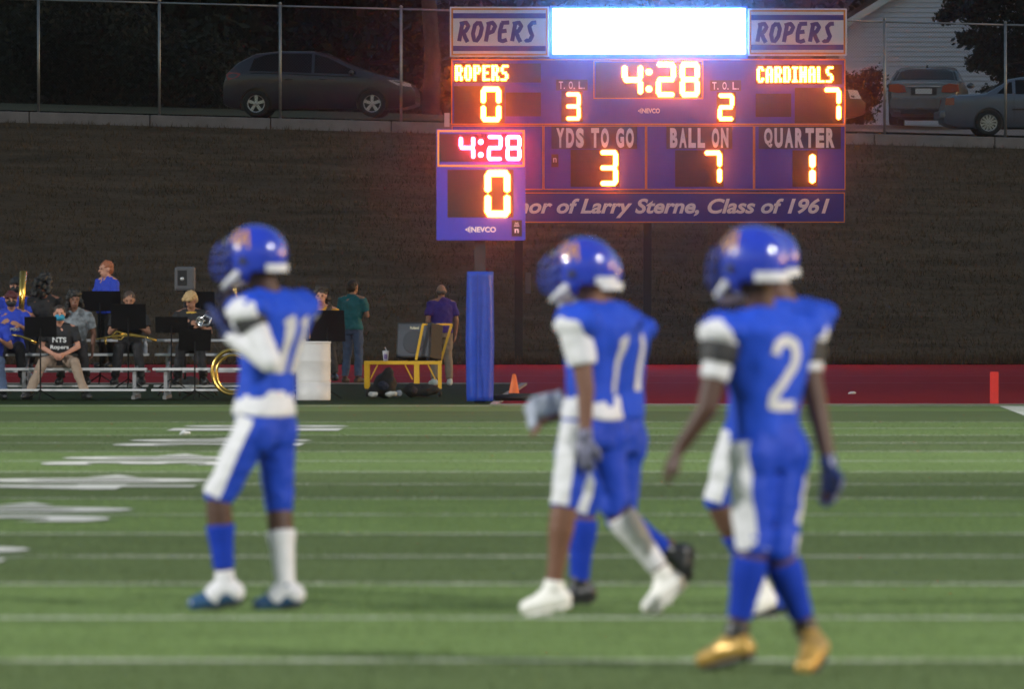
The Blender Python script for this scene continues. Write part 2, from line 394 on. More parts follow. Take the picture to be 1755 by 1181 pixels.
o = link_mesh('added_sky_block_hill', np_mesh('sky_block_hill', np.array(hs_), np.array([(j*40+i, j*40+i+1, (j+1)*40+i+1, (j+1)*40+i) for j in range(3) for i in range(39)])), mat('sky_block_dark', (.008,.008,.006), .95, var=.5, vscale=.6, bump=1., bscale=2), None, True); tag(o, kind='structure')  # added dark slope, blocks the bright sky showing through gaps between trees
asph = mat('asphalt', (.05,.05,.052), .9, var=.2, vscale=4, bump=.3, bscale=60)
sv = [(x, y, hill_z(x, y) + .012) for y in (196.6, 200, 201.8) for x in np.linspace(-90, 60, 31)]
o = link_mesh('street', np_mesh('street', np.array(sv), np.array([(j*31+i, j*31+i+1, (j+1)*31+i+1, (j+1)*31+i) for j in range(2) for i in range(30)])), asph); tag(o, kind='structure')
sv = [(x, y, hill_z(x, y) + .02) for y in (201.9, 206, 210.5) for x in (7.2, 10, 12.6)]
o = link_mesh('driveway', np_mesh('driveway', np.array(sv), np.array([(j*3+i, j*3+i+1, (j+1)*3+i+1, (j+1)*3+i) for j in range(2) for i in range(2)])), conc); tag(o, kind='structure')
rk = thing('retaining_kerb', (0, BT, 5.2), 'long pale concrete kerb running along the foot of the chain link fence', 'kerb')
for i in range(-11, 9):                            # cast in lengths with joints
    x0, x1 = i * 2.77 + .01, i * 2.77 + 2.76
    MB().add([(x0, BT-.14, zc(x0)-.32), (x1, BT-.14, zc(x1)-.32), (x1, BT-.12, zc(x1)), (x0, BT-.12, zc(x0)), (x0, BT+.14, zc(x0)-.32), (x1, BT+.14, zc(x1)-.32), (x1, BT+.14, zc(x1)), (x0, BT+.14, zc(x0))],
             [(0,1,2,3),(4,7,6,5),(3,2,6,7),(0,4,5,1),(0,3,7,4),(1,5,6,2)]).build('kerb_length', conc, rk, bevel=.015)
# ------------------------------------------------------------------ chain link fence
galv = mat('galvanised_steel', (.30,.30,.32), .5, .8, var=.15, vscale=6)
fence = thing('chain_link_fence', (0, BT, 5.3), 'tall chain link fence of grey steel posts along the top of the grass bank', 'fence')
FH = 2.62; sp = 2.775; fx0 = (66 - 877.5) * BT / F
pane = MB(); step = .068
L0, H0 = sp - .05, FH - .08
for k in range(int((L0 + H0) / step)):
    c = k * step
    a = Vector((max(0, c - H0), 0, min(c, H0))); b = Vector((min(c, L0), 0, max(0, c - L0)))
    pane.tube([a, b], 0.0018, 3, False)
    pane.tube([Vector((L0 - a.x, .004, a.z)), Vector((L0 - b.x, .004, b.z))], 0.0018, 3, False)
pm = pane.mesh('chain_mesh'); pm.materials.append(mat('wire_steel', (.07,.07,.08), .6, .5))
for i in range(-6, 14):
    x = fx0 + i * sp
    MB().tube([(x, BT, zc(x) - .25), (x, BT, zc(x) + FH)], .033, 10).lathe((x, BT, zc(x) + FH), [(.036, 0), (.036, .03), (.02, .055), (.004, .06)], 10).build('post', galv, fence, True)
    p = bpy.data.objects.new('chain_mesh', pm); COL.objects.link(p); p.parent = fence
    p.matrix_local = Matrix.Translation(Vector((x + .025, BT + .045, zc(x) + .03)) - ORG[fence]) @ Matrix(((1,0,0,0),(0,1,0,0),(-.026,0,1,0),(0,0,0,1)))
    MB().tube([(x + .03, BT + .0, zc(x + .03) + FH - .035), (x + sp - .03, BT + .0, zc(x + sp - .03) + FH - .035)], .022, 8).build('top_rail', galv, fence, True)

# ================================================================== SCOREBOARD
SD = 166.0
blue = mat('board_blue_paint', (.034,.036,.48), .45, var=.06, vscale=2)
navy = mat('board_navy_vinyl', (.026,.028,.30), .5, var=.06, vscale=2)
orange = mat('board_orange_stripe', (.75,.27,.03), .5)
white = mat('board_white_vinyl', (.82,.81,.85), .5, var=.04, vscale=3)
letter = mat('board_letter_white', (.78,.78,.84), .5)
black = mat('led_panel_black', (.022,.010,.010), .55, var=.2, vscale=20)
steel_black = mat('black_painted_steel', (.018,.015,.016), .5, var=.2, vscale=5)
LEDA = mat('led_amber', (.9,.4,.1), .4, emit=(1, .18, .017), es=32)
LEDR = mat('led_red', (.9,.1,.1), .4, emit=(1, .035, .075), es=60)
SCR = mat('video_screen', (.8,.8,.85), .4, emit=(.14,.36,1.0), es=22)
class Board:
    def __init__(s, root, d): s.root = root; s.d = d
    def P(s, px, py, out=0.): 
        p = W(px, py, s.d); p.y -= out; return p
    def rect(s, name, r, o0, o1, m, bevel=0., parent=None):
        x0, y0, x1, y1 = r
        poly = [s.P(x0, y1), s.P(x1, y1), s.P(x1, y0), s.P(x0, y0)]
        return MB().prism(poly, (0, -o0, 0), (0, -o1, 0)).build(name, m, parent or s.root, bevel=bevel)
    def frame(s, name, r, t, o0, o1, m, parent=None):
        x0, y0, x1, y1 = r; mb = MB()
        for q in ((x0, y0, x1, y0 + t), (x0, y1 - t, x1, y1), (x0, y0 + t, x0 + t, y1 - t), (x1 - t, y0 + t, x1, y1 - t)):
            mb.prism([s.P(q[0], q[3]), s.P(q[2], q[3]), s.P(q[2], q[1]), s.P(q[0], q[1])], (0, -o0, 0), (0, -o1, 0))
        return mb.build(name, m, parent or s.root)
    def text(s, name, txt, r, out, m, bold=.02, shear=0., parent=None):
        x0, y0, x1, y1 = r; k = s.d / F
        return text_on(name, txt, s.P(x0, y1, out), (1,0,0), (0,0,1), (x1-x0)*k, (y1-y0)*k, m, parent or s.root, bold, shear)
    def digit(s, ch, r, out, m, th=.25):
        x0, y0, x1, y1 = r; Wd = x1 - x0; Hh = y1 - y0; t = Wd * th if ch != '1' else Wd; mb = MB()
        segs = {'0':'abcdef','1':'bc','2':'abged','3':'abgcd','4':'fgbc','7':'abc','8':'abcdefg'}[ch]
        ym = (y0 + y1) / 2; g = t * .06; h = t / 2
        def hor(yc, xa, xb): return [(xa+h*.3, yc), (xa+h, yc-h), (xb-h, yc-h), (xb-h*.3, yc), (xb-h, yc+h), (xa+h, yc+h)]
        def ver(xc, ya, yb): return [(xc, ya+h*.3), (xc+h, ya+h), (xc+h, yb-h), (xc, yb-h*.3), (xc-h, yb-h), (xc-h, ya+h)]
        S7 = {'a': hor(y0+h, x0+g, x1-g), 'd': hor(y1-h, x0+g, x1-g), 'g': hor(ym, x0+g, x1-g),
              'f': ver(x0+h, y0+h*.5, ym), 'e': ver(x0+h, ym, y1-h*.5), 'b': ver(x1-h, y0+h*.5, ym), 'c': ver(x1-h, ym, y1-h*.5)}
        if ch == '1': S7 = {'b': ver(x0+h, y0, ym+.6), 'c': ver(x0+h, ym-.6, y1)}
        for c in segs: mb.prism([s.P(x, y) for x, y in S7[c]], (0, -out, 0), (0, -out-.02, 0))
        return mb.build('led_digit', m, s.root)
    def colon(s, x, ys, r, out, m):
        for y in ys:
            mb = MB(); mb.prism([s.P(x + r*cos(2*pi*k/14), y + r*sin(2*pi*k/14)) for k in range(14)], (0,-out,0), (0,-out-.02,0)); mb.build('led_colon_dot', m, s.root)
    def dots(s, word, r, out, m):
        GL = {'R':('11110','11011','11011','11110','11110','11011','11011'), 'O':('01110','11011','11011','11011','11011','11011','01110'),
              'P':('11110','11011','11011','11110','11000','11000','11000'), 'E':('11111','11000','11000','11110','11000','11000','11111'),
              'S':('01111','11000','11000','01110','00011','00011','11110'), 'C':('01110','11011','11000','11000','11000','11011','01110'),
              'A':('01110','11011','11011','11111','11011','11011','11011'), 'D':('11110','11011','11011','11011','11011','11011','11110'),
              'I':('1111','0110','0110','0110','0110','0110','1111'), 'N':('11011','11011','11111','11111','11111','11011','11011'), 'L':('11000','11000','11000','11000','11000','11000','11111')}
        x0, y0, x1, y1 = r; n = sum(len(GL[c][0]) for c in word) + (len(word) - 1) * .9; cw = (x1 - x0) / n; chh = (y1 - y0) / 7; x = x0
        for c in word:
            mb = MB()
            for j, row in enumerate(GL[c]):
                for i, b in enumerate(row):
                    if b == '1':
                        cx, cy = x + (i + .5) * cw, y0 + (j + .5) * chh
                        mb.prism([s.P(cx + cw*.56*cos(2*pi*k/6), cy + chh*.56*sin(2*pi*k/6)) for k in range(6)], (0,-out,0), (0,-out-.015,0))
            mb.build('led_letter', m, s.root); x += (len(GL[c][0]) + .9) * cw
    def nevco(s, r, out, m):
        x0, y0, x1, y1 = r; w_ = x1 - x0; h = y1 - y0
        o = s.text('maker_logo', 'NEVCO', (x0 + w_*.2, y0 + h*.12, x1, y1 - h*.12), out, m, .03)
        mb = MB(); k = .004
        for a, b in ((.0, .07), (.09, .125), (.145, .17)):
            mb.add([s.P(x0 + w_*a, (y0+y1)/2 - h*.5*a/.18, out), s.P(x0 + w_*a, (y0+y1)/2 + h*.5*a/.18 + .3, out), s.P(x0 + w_*b, (y0+y1)/2 + h*.5*b/.18, out), s.P(x0 + w_*b, (y0+y1)/2 - h*.5*b/.18, out)], [(0,1,2,3)])
        mb.build('logo_mark', m, o)
gp = W(1111, 623, SD)
sb = thing('scoreboard', (gp.x, SD + .2, tz(SD)), 'large blue football scoreboard with glowing amber digits standing on black posts', 'scoreboard')
B = Board(sb, SD)
for x in (889, 1110, 1338):
    a = W(x, 300, SD); MB().box((a.x, SD + .30, (tz(SD) - .1 + W(0, 20, SD).z) / 2), (.165, .165, W(0, 20, SD).z - tz(SD) + .1)).build('post', steel_black, sb, bevel=.01)
for y in (60, 160, 270, 355):
    a = W(775, y, SD); b = W(1447, y, SD); MB().box(((a.x+b.x)/2, SD + .195, a.z), (b.x-a.x, .03, .08)).build('cross_beam', steel_black, sb)
B.rect('upper_cabinet', (773, 100, 1449, 213.5), -.17, 0, blue, .006)
B.rect('lower_cabinet', (773, 214, 1449, 326.5), -.17, 0, blue, .006)
B.rect('donor_panel', (773, 328, 1448.5, 382), -.17, .0, navy, .006)
B.rect('screen_cabinet', (942, 10, 1281, 99), -.17, -.03, mat('screen_bezel', (.03,.05,.2), .5))
B.rect('video_screen', (947, 14, 1277, 92), -.03, .035, SCR)
for (x0, y0, x1, y1, t0, t1) in ((771, 11, 941, 97, 38, 70), (1282, 14, 1451, 95, 40, 71)):
    p = B.rect('team_sign', (x0, y0, x1, y1), -.17, .02, white, .006)
    B.frame('sign_border', (x0 + 2.5, y0 + 2.5, x1 - 2.5, y1 - 2.5), 3, .02, .024, orange, p)
    for yy in (y0 + 11, y1 - 19): B.rect('sign_stripe', (x0 + 5.5, yy, x1 - 5.5, yy + 9), .02, .026, mat('sign_stripe_blue', (.03,.03,.30), .5), parent=p)
    # brush lettering
    LT = {'R': [[(.1,0),(.28,1)], [(.05,.92),(.6,1),(.82,.8),(.62,.55),(.25,.5)], [(.4,.5),(.62,.18),(.85,-.05)]],
          'O': [[(.5,1.02),(.22,.85),(.1,.4),(.25,.05),(.5,.03),(.75,.3),(.85,.7),(.68,.98),(.42,.95)]],
          'P': [[(.12,-.02),(.3,.98)], [(.08,.9),(.6,1),(.85,.8),(.68,.52),(.25,.42)]],
          'E': [[(.28,.98),(.12,.5),(.15,.05),(.45,0),(.8,.08)], [(.2,.98),(.9,1)], [(.2,.52),(.72,.56)]],
          'S': [[(.95,1.0),(.6,.98),(.35,.8),(.5,.52),(.68,.3),(.5,.05),(.2,.02),(.1,.1)]]}
    k = SD / F; n_ = 6; cwid = (x1 - x0 - 34) / n_
    for i, c in enumerate('ROPERS'):
        mb = MB(); q = strokes_quads([[(a[0] * cwid * .86 + a[1] * cwid * .10, a[1] * (t1 - t0)) for a in s_] for s_ in LT[c]], cwid * .31, 2.5)
        for a in q: mb.add([B.P(x0 + 14 + i * cwid + p_.x, t1 - p_.y, .0265 + .0004 * j) for j, p_ in enumerate(a)], [(0,1,2,3)])
        mb.build('sign_letter', mat('sign_letter_purple', (.055,.025,.24), .5), p)
B.frame('cabinet_trim', (773, 100.5, 1449, 213.5), 2.2, 0, .006, orange)
B.frame('clock_trim', (1017, 103.2, 1205, 169), 1.8, 0, .006, orange)
for r in ((774, 214.5, 931, 325), (931.6, 214.5, 1107, 325), (1107.6, 214.5, 1292, 325), (1292.6, 214.5, 1449, 325)): B.frame('cabinet_trim', r, 1.6, 0, .006, orange)
B.frame('panel_trim', (774, 329.5, 1448, 381.3), 1.7, 0, .006, orange)
for r in ((778, 108, 927, 141), (778, 147, 865, 211), (866.5, 158, 927, 199), (962, 155, 999, 209), (1021, 106, 1202, 167), (1295, 110, 1443, 144), (1228, 157, 1261, 210),
          (1295, 160, 1356, 200), (1362, 150, 1444, 211), (978, 256, 1062, 320), (1157, 257, 1240, 320), (1358, 257, 1401, 320), (782, 256, 866, 320), (945, 264, 957, 286)): B.rect('led_panel', r, 0, .004, black)
bk = mat('caption_backing', (.035,.02,.06), .5)
for r, t, tr in (((945, 215.8, 1092, 255), 'YDS TO GO', (952, 219, 1088, 253)), ((1142, 216.2, 1255, 255), 'BALL ON', (1147, 219, 1250, 253)), ((1300, 216.2, 1441, 255), 'QUARTER', (1308, 219, 1432, 253)),
                 ((953, 136, 1007, 154.5), 'T. O. L.', (957, 139, 1003, 152)), ((1217, 137, 1270, 155.5), 'T. O. L.', (1220, 140, 1267, 153))):
    p = B.rect('caption', r, 0, .003, bk)
    # condensed block lettering, one glyph per cell
    chs = t; wds = {' ': .55, '.': .4}; tot = sum(wds.get(c, 1.) for c in chs); x = tr[0]; cw = (tr[2] - tr[0]) / tot
    for c in chs:
        if c not in wds: B.text('caption_letter', c, (x + cw * .08, tr[1], x + cw * .90, tr[3]), .006, letter, 0.055 if len(t) != 8 or t[0] != 'T' else .02, parent=p)
        elif c == '.': B.rect('caption_point', (x + cw*.05, tr[3] - 2.4, x + cw*.28, tr[3]), .003, .006, letter, parent=p)
        x += wds.get(c, 1.) * cw
def letters_on(name, txt, P0, width, height, m, parent, bold, shear):
    vs, fs = text_polys(txt, bold, shear); par = list(range(len(vs)))
    def fd(a):
        while par[a] != a: par[a] = par[par[a]]; a = par[a]
        return a
    for f_ in fs:
        for i in f_[1:]: par[fd(i)] = fd(f_[0])
    isl = {}
    for f_ in fs: isl.setdefault(fd(f_[0]), []).append(f_)
    x0 = min(v[0] for v in vs); x1 = max(v[0] for v in vs); y0 = min(v[1] for v in vs); y1 = max(v[1] for v in vs)
    for g in isl.values():
        ids = sorted({i for f_ in g for i in f_}); mp = {i: k for k, i in enumerate(ids)}
        me = bpy.data.meshes.new(name); me.from_pydata([tuple(Vector(P0) + Vector(((vs[i][0]-x0)/(x1-x0)*width, 0, (vs[i][1]-y0)/(y1-y0)*height))) for i in ids], [], [tuple(mp[i] for i in f_) for f_ in g])
        link_mesh(name, me, m, parent)
letters_on('donor_letter', 'In Honor of Larry Sterne, Class of 1961', B.P(797, 373.5, .006), 625 * SD / F, 34 * SD / F, letter, sb, .03, .28)
B.nevco((1093, 184, 1131, 195), .006, letter)
B.text('sticker_text', 'n', (948, 270, 954, 278), .008, letter)
B.dots('ROPERS', (780, 111, 871, 138), .012, LEDA); B.dots('CARDINALS', (1297, 113.5, 1428, 141), .012, LEDA)
for ch, r in (('0', (824, 148, 859, 209)), ('3', (969, 158, 995, 206)), ('4', (1066, 108, 1102, 165)), ('2', (1124, 106, 1158, 166)), ('8', (1165, 106, 1199, 166)), ('2', (1230, 160, 1258, 207)),
              ('7', (1411, 150, 1441, 208)), ('3', (1027, 257, 1059, 318)), ('7', (1206, 258, 1237, 316)), ('1', (1387, 262, 1397.5, 316))): B.digit(ch, r, .012, LEDA)
B.colon(1112, (123, 152), 5.6, .012, LEDA)
B.rect('radio_box', (761.5, 193, 770.5, 217), -.10, -.02, mat('pale_box', (.6,.58,.62), .5), .005)
MB().box((W(905, 490, SD).x, SD + .29, W(905, 485, SD).z), (.11, .08, .42)).build('switch_box', mat('grey_box', (.10,.10,.11), .5, .3), sb, bevel=.01)

# play clock on its padded post
PD = 117.0
pc = thing('play_clock', (W(822, 690, PD).x, PD, 0), 'blue play clock board with red and amber digits on a blue padded post', 'play clock')
C = Board(pc, PD)
C.rect('cabinet', (748, 221, 900.5, 412), -.16, 0, blue, .008)
C.frame('clock_trim', (749.5, 222.5, 899, 285.5), 3.2, 0, .006, mat('clock_yellow_trim', (.85,.38,.03), .5))
for r in ((753.5, 229, 895.5, 277), (767, 290.5, 880, 372.5), (877, 377, 894.5, 405)): C.rect('led_panel', r, 0, .004, black)
for ch, r in (('4', (787, 232, 814, 274)), ('2', (835, 231.5, 861, 275)), ('8', (867, 231.5, 893, 275))): C.digit(ch, r, .01, LEDR, .22)
C.colon(824, (243, 265), 4.4, .01, LEDR); C.digit('0', (830.5, 291.5, 874.5, 372), .01, LEDA)
C.nevco((797, 387, 850, 399.5), .006, letter); C.text('sticker_text', 'n', (882, 392, 889, 399), .007, letter)
mb = MB()
for i in range(3): mb.box(C.P(885.5, 382 + 2.6 * i, .007), (.05 + .012 * i, .002, .007))
mb.build('sticker_mark', letter, pc)
a = W(822.5, 412, PD)
MB().box((a.x, PD + .24, 1.3), (.155, .155, 2.62)).build('post', steel_black, pc, bevel=.01)
MB().box((a.x, PD + .162, W(0, 330, PD).z), (1.0, .04, .1)).build('cross_beam', steel_black, pc)
pad_m = mat('pad_vinyl', (.018,.060,.42), .45, var=.15, vscale=6, bump=.35, bscale=11, coat=.05, spec=.3)
rg = []
N = 40
for j in range(27):
    t = j / 26; z = .012 + t * 1.80
    base = .185 + .012 * sin(pi * min(1, t * 1.05)) 
    ring = []
    for k in range(N):
        a_ = 2 * pi * k / N
        r = base + .006 * sin(a_ * 5 + 2) * (max(0, t - .75) * 4) - .012 * max(0, sin(a_ * 9 + 1)) * max(0, t - .86) * 7 - .012 * max(0, sin(a_ * 7)) * max(0, .25 - t) * 4 + .004 * noise.noise((cos(a_) * 2, sin(a_) * 2, z * 3))
        sq = (abs(cos(a_)) ** 5 + abs(sin(a_)) ** 5) ** (-1 / 5); r *= .55 + .45 * sq
        ring.append(Vector((a.x + r * cos(a_), PD + .24 + r * sin(a_), z)))
    rg.append(ring)
pd = MB().rings(rg).build('post_pad', pad_m, pc, True)
MB().box((a.x - .03, PD + .24 - .215, .92), (.012, .012, 1.74)).build('pad_seam', mat('pad_seam_blue', (.02,.05,.3), .5), pd)

# pylon, cone, coiled cable
pg = G(1704, 693.5)
py = thing('end_zone_pylon', pg, 'short upright red foam marker post at the field corner', 'pylon')
MB().box(pg + Vector((0, 0, .2285)), (.112, .112, .435)).build('foam_post', mat('pylon_red', (.75,.02,.015), .55, var=.08, vscale=9), py, bevel=.012)
MB().box(pg + Vector((0, 0, .009)), (.10, .10, .018)).build('weighted_base', mat('pylon_base', (.3,.02,.02), .7), py)
cg = W(881, 681, 121.5); cg.z = 0
co = thing('traffic_cone', cg, 'small plain orange cone standing beside the blue padded post', 'cone')
om = mat('cone_orange', (.85,.17,.04), .55, var=.06, vscale=10)
MB().lathe(cg, [(.085, .03), (.078, .06), (.03, .33), (.018, .345), (.004, .347)], 18).build('cone_body', om, co, True)
MB().box(cg + Vector((0, 0, .015)), (.24, .24, .03)).build('base', om, co, bevel=.01)
hg = W(884, 689, 117.6); hg.z = 0
pts = []
for k in range(90):
    t = k / 89 * 2 * pi * 3.3; r = .30 + .02 * sin(t * 1.3); pts.append(hg + Vector((r * cos(t) * 1.0 , r * .9 * sin(t), .025 + .022 * (k / 30))))
o = MB().tube(pts, .024, 7).build('coiled_cable', mat('black_rubber', (.012,.012,.013), .6), None, True)
tag(o, 'loose coil of thick black cable lying on the turf in front of the orange cone', 'cable')

# ================================================================== PEOPLE
UP = Vector((0, 0, 1))
def hand(mb, wr, tip, pn, r=1., curl=.35, thumb=1):
    """palm and five bent fingers from wrist towards tip; pn = palm normal."""
    d = (Vector(tip) - wr); L = d.length; d.normalize(); pn = (Vector(pn) - d * Vector(pn).dot(d)).normalized(); sd = d.cross(pn) * thumb
    mb.ell(wr + d * L * .27, sd * .040 * r, pn * .017 * r, d * .052 * r, 12, 8)
    for i, (o, ln) in enumerate(((.030, .070), (.010, .082), (-.010, .076), (-.029, .058))):
        p0 = wr + d * L * .42 + sd * o * r; p1 = p0 + d * ln * .5 * r + pn * ln * .15 * curl * r
        p2 = p1 + (d * (1 - curl * .6) + pn * curl).normalized() * ln * .55 * r
        mb.cap(p0, p1, .0105 * r, .0095 * r, 8); mb.cap(p1, p2, .0095 * r, .008 * r, 8)
    t0 = wr + d * L * .16 + sd * .028 * r; t1 = t0 + (d * .7 + sd * .6 + pn * .2).normalized() * .045 * r; t2 = t1 + (d + pn * .4).normalized() * .035 * r
    mb.cap(t0, t1, .014 * r, .012 * r, 8); mb.cap(t1, t2, .012 * r, .009 * r, 8)
def head_prims(mb, hc, hf, k=1.):
    hl = UP.cross(hf).normalized(); hu = hf.cross(hl).normalized()
    mb.ell(hc + hu * .02 * k - hf * .008 * k, hl * .076 * k, hf * .096 * k, hu * .098 * k, 18, 12)
    mb.ell(hc - hu * .048 * k + hf * .022 * k, hl * .058 * k, hf * .066 * k, hu * .075 * k, 16, 10)
    mb.cap(hc + hf * .088 * k + hu * .012 * k, hc + hf * .108 * k - hu * .022 * k, .010 * k, .015 * k, 8)
    mb.cap(hc + hf * .082 * k - hu * .062 * k - hl * .018 * k, hc + hf * .082 * k - hu * .062 * k + hl * .018 * k, .010 * k, .010 * k, 8)
    mb.cap(hc + hf * .080 * k + hu * .034 * k - hl * .035 * k, hc + hf * .080 * k + hu * .034 * k + hl * .035 * k, .012 * k, .012 * k, 8)
    for s in (1, -1): mb.ell(hc + hl * s * .077 * k - hf * .008 * k, hl * .012 * k, hf * .020 * k, hu * .032 * k, 10, 8)
    return hl, hu
def torso_rings(J, l, f, e=0., k=1.):
    pl, ch = J['pelvis'], J['chest']; ax = (ch - pl).normalized(); fw = (l.cross(ax)).normalized() * -1
    fw = ax.cross(l) * -1 if False else l.cross(ax)
    R = lambda c, a, b: (c, l * (a * k + e), fw * (b * k + e))
    return [R(pl - ax * .10 * k, .13, .095), R(pl, .165, .115), R(pl.lerp(ch, .35), .148, .105), R(pl.lerp(ch, .7), .165, .115), R(ch, .178, .120),
            R(ch + ax * .07 * k, .170, .10), R(ch + ax * .12 * k, .10, .075)], ax, fw
def calf(mb, kn, an, e, f, fl=False, a=0., b=1.):
    p0, p1 = kn.lerp(an, a), kn.lerp(an, b); rr = lambda t: (.058 + (.037 - .058) * t + .012 * math.exp(-((t - .28) / .2) ** 2)) + e
    ts = [a + (b - a) * i / 6 for i in range(7)]
    d = (an - kn).normalized(); u = d.orthogonal().normalized(); v = d.cross(u)
    mb.loft([(kn.lerp(an, t), u * rr(t), v * rr(t)) for t in ts], 16)
def foot_prims(mb, an, toe, e=0., k=1., heel=None):
    d = (toe - an); dd = Vector((d.x, d.y, 0)); dh = d.normalized()
    hl = heel if heel is not None else an + Vector((0, 0, -.045)) * k - dd.normalized() * .045 * k
    mid = hl.lerp(toe, .55)
    mb.cap(an, hl, .036 * k + e, .036 * k + e); mb.cap(hl, mid + UP * .012, .036 * k + e, .042 * k + e); mb.cap(mid + UP * .004, toe, .042 * k + e, .030 * k + e); mb.cap(an, mid + UP * .01, .036 * k + e, .036 * k + e)
    return hl
def skin_mat(n, c): return mat('skin_' + n, c, .55, var=.08, vscale=25, spec=.35)

# ------------------------------------------------------------------ football players
jm = mat('jersey_blue', (.009,.050,.42), .7, var=.10, vscale=14, bump=.12, bscale=500, spec=.22)
pm_ = mat('pants_blue', (.008,.040,.35), .6, var=.10, vscale=10, spec=.2)
wf = mat('white_fabric', (.52,.52,.55), .7, var=.05, vscale=14)
wn = mat('number_white', (.44,.44,.46), .6)
helm = mat('helmet_blue', (.014,.034,.36), .22, coat=.8, var=.03, vscale=5)
fmask = mat('facemask_blue', (.012,.03,.25), .35)
gold = mat('decal_gold', (.42,.20,.035), .5)
blk = mat('black_fabric', (.012,.012,.014), .7, var=.2, vscale=20)
sockb = mat('sock_blue', (.008,.032,.30), .8, spec=.1, var=.06, vscale=18)
def helmet(root, c, f, tilt=0., k=1., white_back=True):
    l = UP.cross(f).normalized(); fu = (f + UP * tilt).normalized(); u = fu.cross(l)
    T = lambda a, b, d: c + (fu * a + l * b + u * d) * k
    N, M = 56, 40; vs = []; keep = {}; grid = []
    for i in range(M + 1):
        th = pi * i / M
        for j in range(N):
            ph = 2 * pi * j / N; z = cos(th); r = sin(th); x = r * cos(ph); y = r * sin(ph)
            zz = z * (.128 if z > 0 else .165); xx = x * (.138 if x > 0 else .148); yy = y * .116
            if z < 0: yy *= 1 + .06 * z; xx += .018 * -z * (1 if x > -.3 else -.4)
            vs.append((xx, yy, zz)); grid.append((x, y, z))
    fs = []
    for i in range(M):
        for j in range(N):
            q = (i*N+j, i*N+(j+1)%N, (i+1)*N+(j+1)%N, (i+1)*N+j)
            x = sum(vs[a][0] for a in q) / 4; y = sum(vs[a][1] for a in q) / 4; z = sum(vs[a][2] for a in q) / 4
            if z < -.135: continue
            if x > .070 and z < .040: continue                     # face opening
            if x > .035 and z < -.01 and abs(y) < .085: continue
            if x < -.02 and z < -.085: continue                     # nape
            if x < .005 and z < -.105: continue
            fs.append(q)
    mb = MB(); mb.add([T(*p) for p in vs], fs)
    me0 = mb.mesh()
    bm = bmesh.new(); bm.from_mesh(me0); bmesh.ops.delete(bm, geom=[v for v in bm.verts if not v.link_faces], context='VERTS')
    bmesh.ops.remove_doubles(bm, verts=bm.verts, dist=1e-5)
    for _ in range(2): bmesh.ops.smooth_vert(bm, verts=[v for v in bm.verts if v.is_boundary], factor=.5, use_axis_x=True, use_axis_y=True, use_axis_z=True)
    bm.to_mesh(me0); bm.free()
    bv_ = bvh_of(me0)
    def sol(o): s_ = o.modifiers.new('s', 'SOLIDIFY'); s_.thickness = .012; s_.offset = -1
    sh = link_mesh('helmet', evaluate(me0, sol), helm, root, True)
    # lining, facemask, bumpers, chin strap, ear holes, decals
    MB().ell(T(-.005, 0, .015), l * .100 * k, fu * .125 * k, u * .100 * k, 16, 10).build('helmet_padding', blk, sh, True)
    fm = MB()
    for zz, fo, wd in ((.018, .172, .078), (-.028, .192, .086), (-.072, .196, .084), (-.115, .180, .070)):
        fm.tube([T(.075, wd * 1.18, zz + .012), T(.135, wd, zz), T(fo - .012, wd * .5, zz), T(fo, 0, zz), T(fo - .012, -wd * .5, zz), T(.135, -wd, zz), T(.075, -wd * 1.18, zz + .012)], .0062 * k, 7)
    for b in (-.038, .038): fm.tube([T(.150, b, .045), T(.180, b, .01), T(.190, b, -.04), T(.190, b, -.08), T(.172, b, -.118)], .0062 * k, 7)
    for s in (1, -1): fm.tube([T(.07, s * .106, .035), T(.10, s * .102, -.02), T(.095, s * .098, -.075), T(.12, s * .075, -.113)], .0062 * k, 7)
    fm.build('facemask', fmask, sh, True)
    MB().tube([T(.040, .104, -.085), T(.10, .085, -.135), T(.135, .03, -.150), T(.135, -.03, -.150), T(.10, -.085, -.135), T(.040, -.104, -.085)], .014 * k, 6).build('chin_strap', wf, sh, True)
    if white_back:
        b = MB(); q0 = []
        for j in range(13):
            a = pi + radians(-52 + 104 * j / 12); q0.append((cos(a) * .152, sin(a) * .119))
        for (xa, ya), (xb, yb) in zip(q0, q0[1:]): b.add([T(xa, ya, -.082), T(xb, yb, -.082), T(xb * 1.0, yb * 1.0, -.048), T(xa * 1.0, ya * 1.0, -.048)], [(0,1,2,3)])
        b.build('nape_bumper', wf, sh, True)
    b = MB()
    for j in range(8):
        a0 = radians(-32 + 8 * j); a1 = radians(-32 + 8 * (j + 1))
        b.add([T(.139 * cos(a0) + .003, .117 * sin(a0), .040), T(.139 * cos(a1) + .003, .117 * sin(a1), .040), T(.132 * cos(a1) + .003, .112 * sin(a1), .064), T(.132 * cos(a0) + .003, .112 * sin(a0), .064)], [(0,1,2,3)])
    b.build('front_bumper', wf, sh, True)
    for s in (1, -1):
        MB().lathe(T(.012, s * .1125, -.035), [(.018 * k, 0), (.018 * k, .004), (.002, .0045)], 14, l * s).build('ear_hole', blk, sh, True)
        q = strokes_quads([[(-.052, -.035), (-.030, .040), (-.008, .040), (.002, .018), (-.015, .004), (-.038, .004)], [(-.018, .003), (.008, -.038)], [(.004, -.034), (.026, .044), (.040, .020), (.052, -.036)], [(.012, -.004), (.044, -.002)]], .0105, .006)
        decal('helmet_logo', q, T(.035, s * .1, .058), fu * -s * k, u * k, bv_, gold, sh, .0035)
    return sh
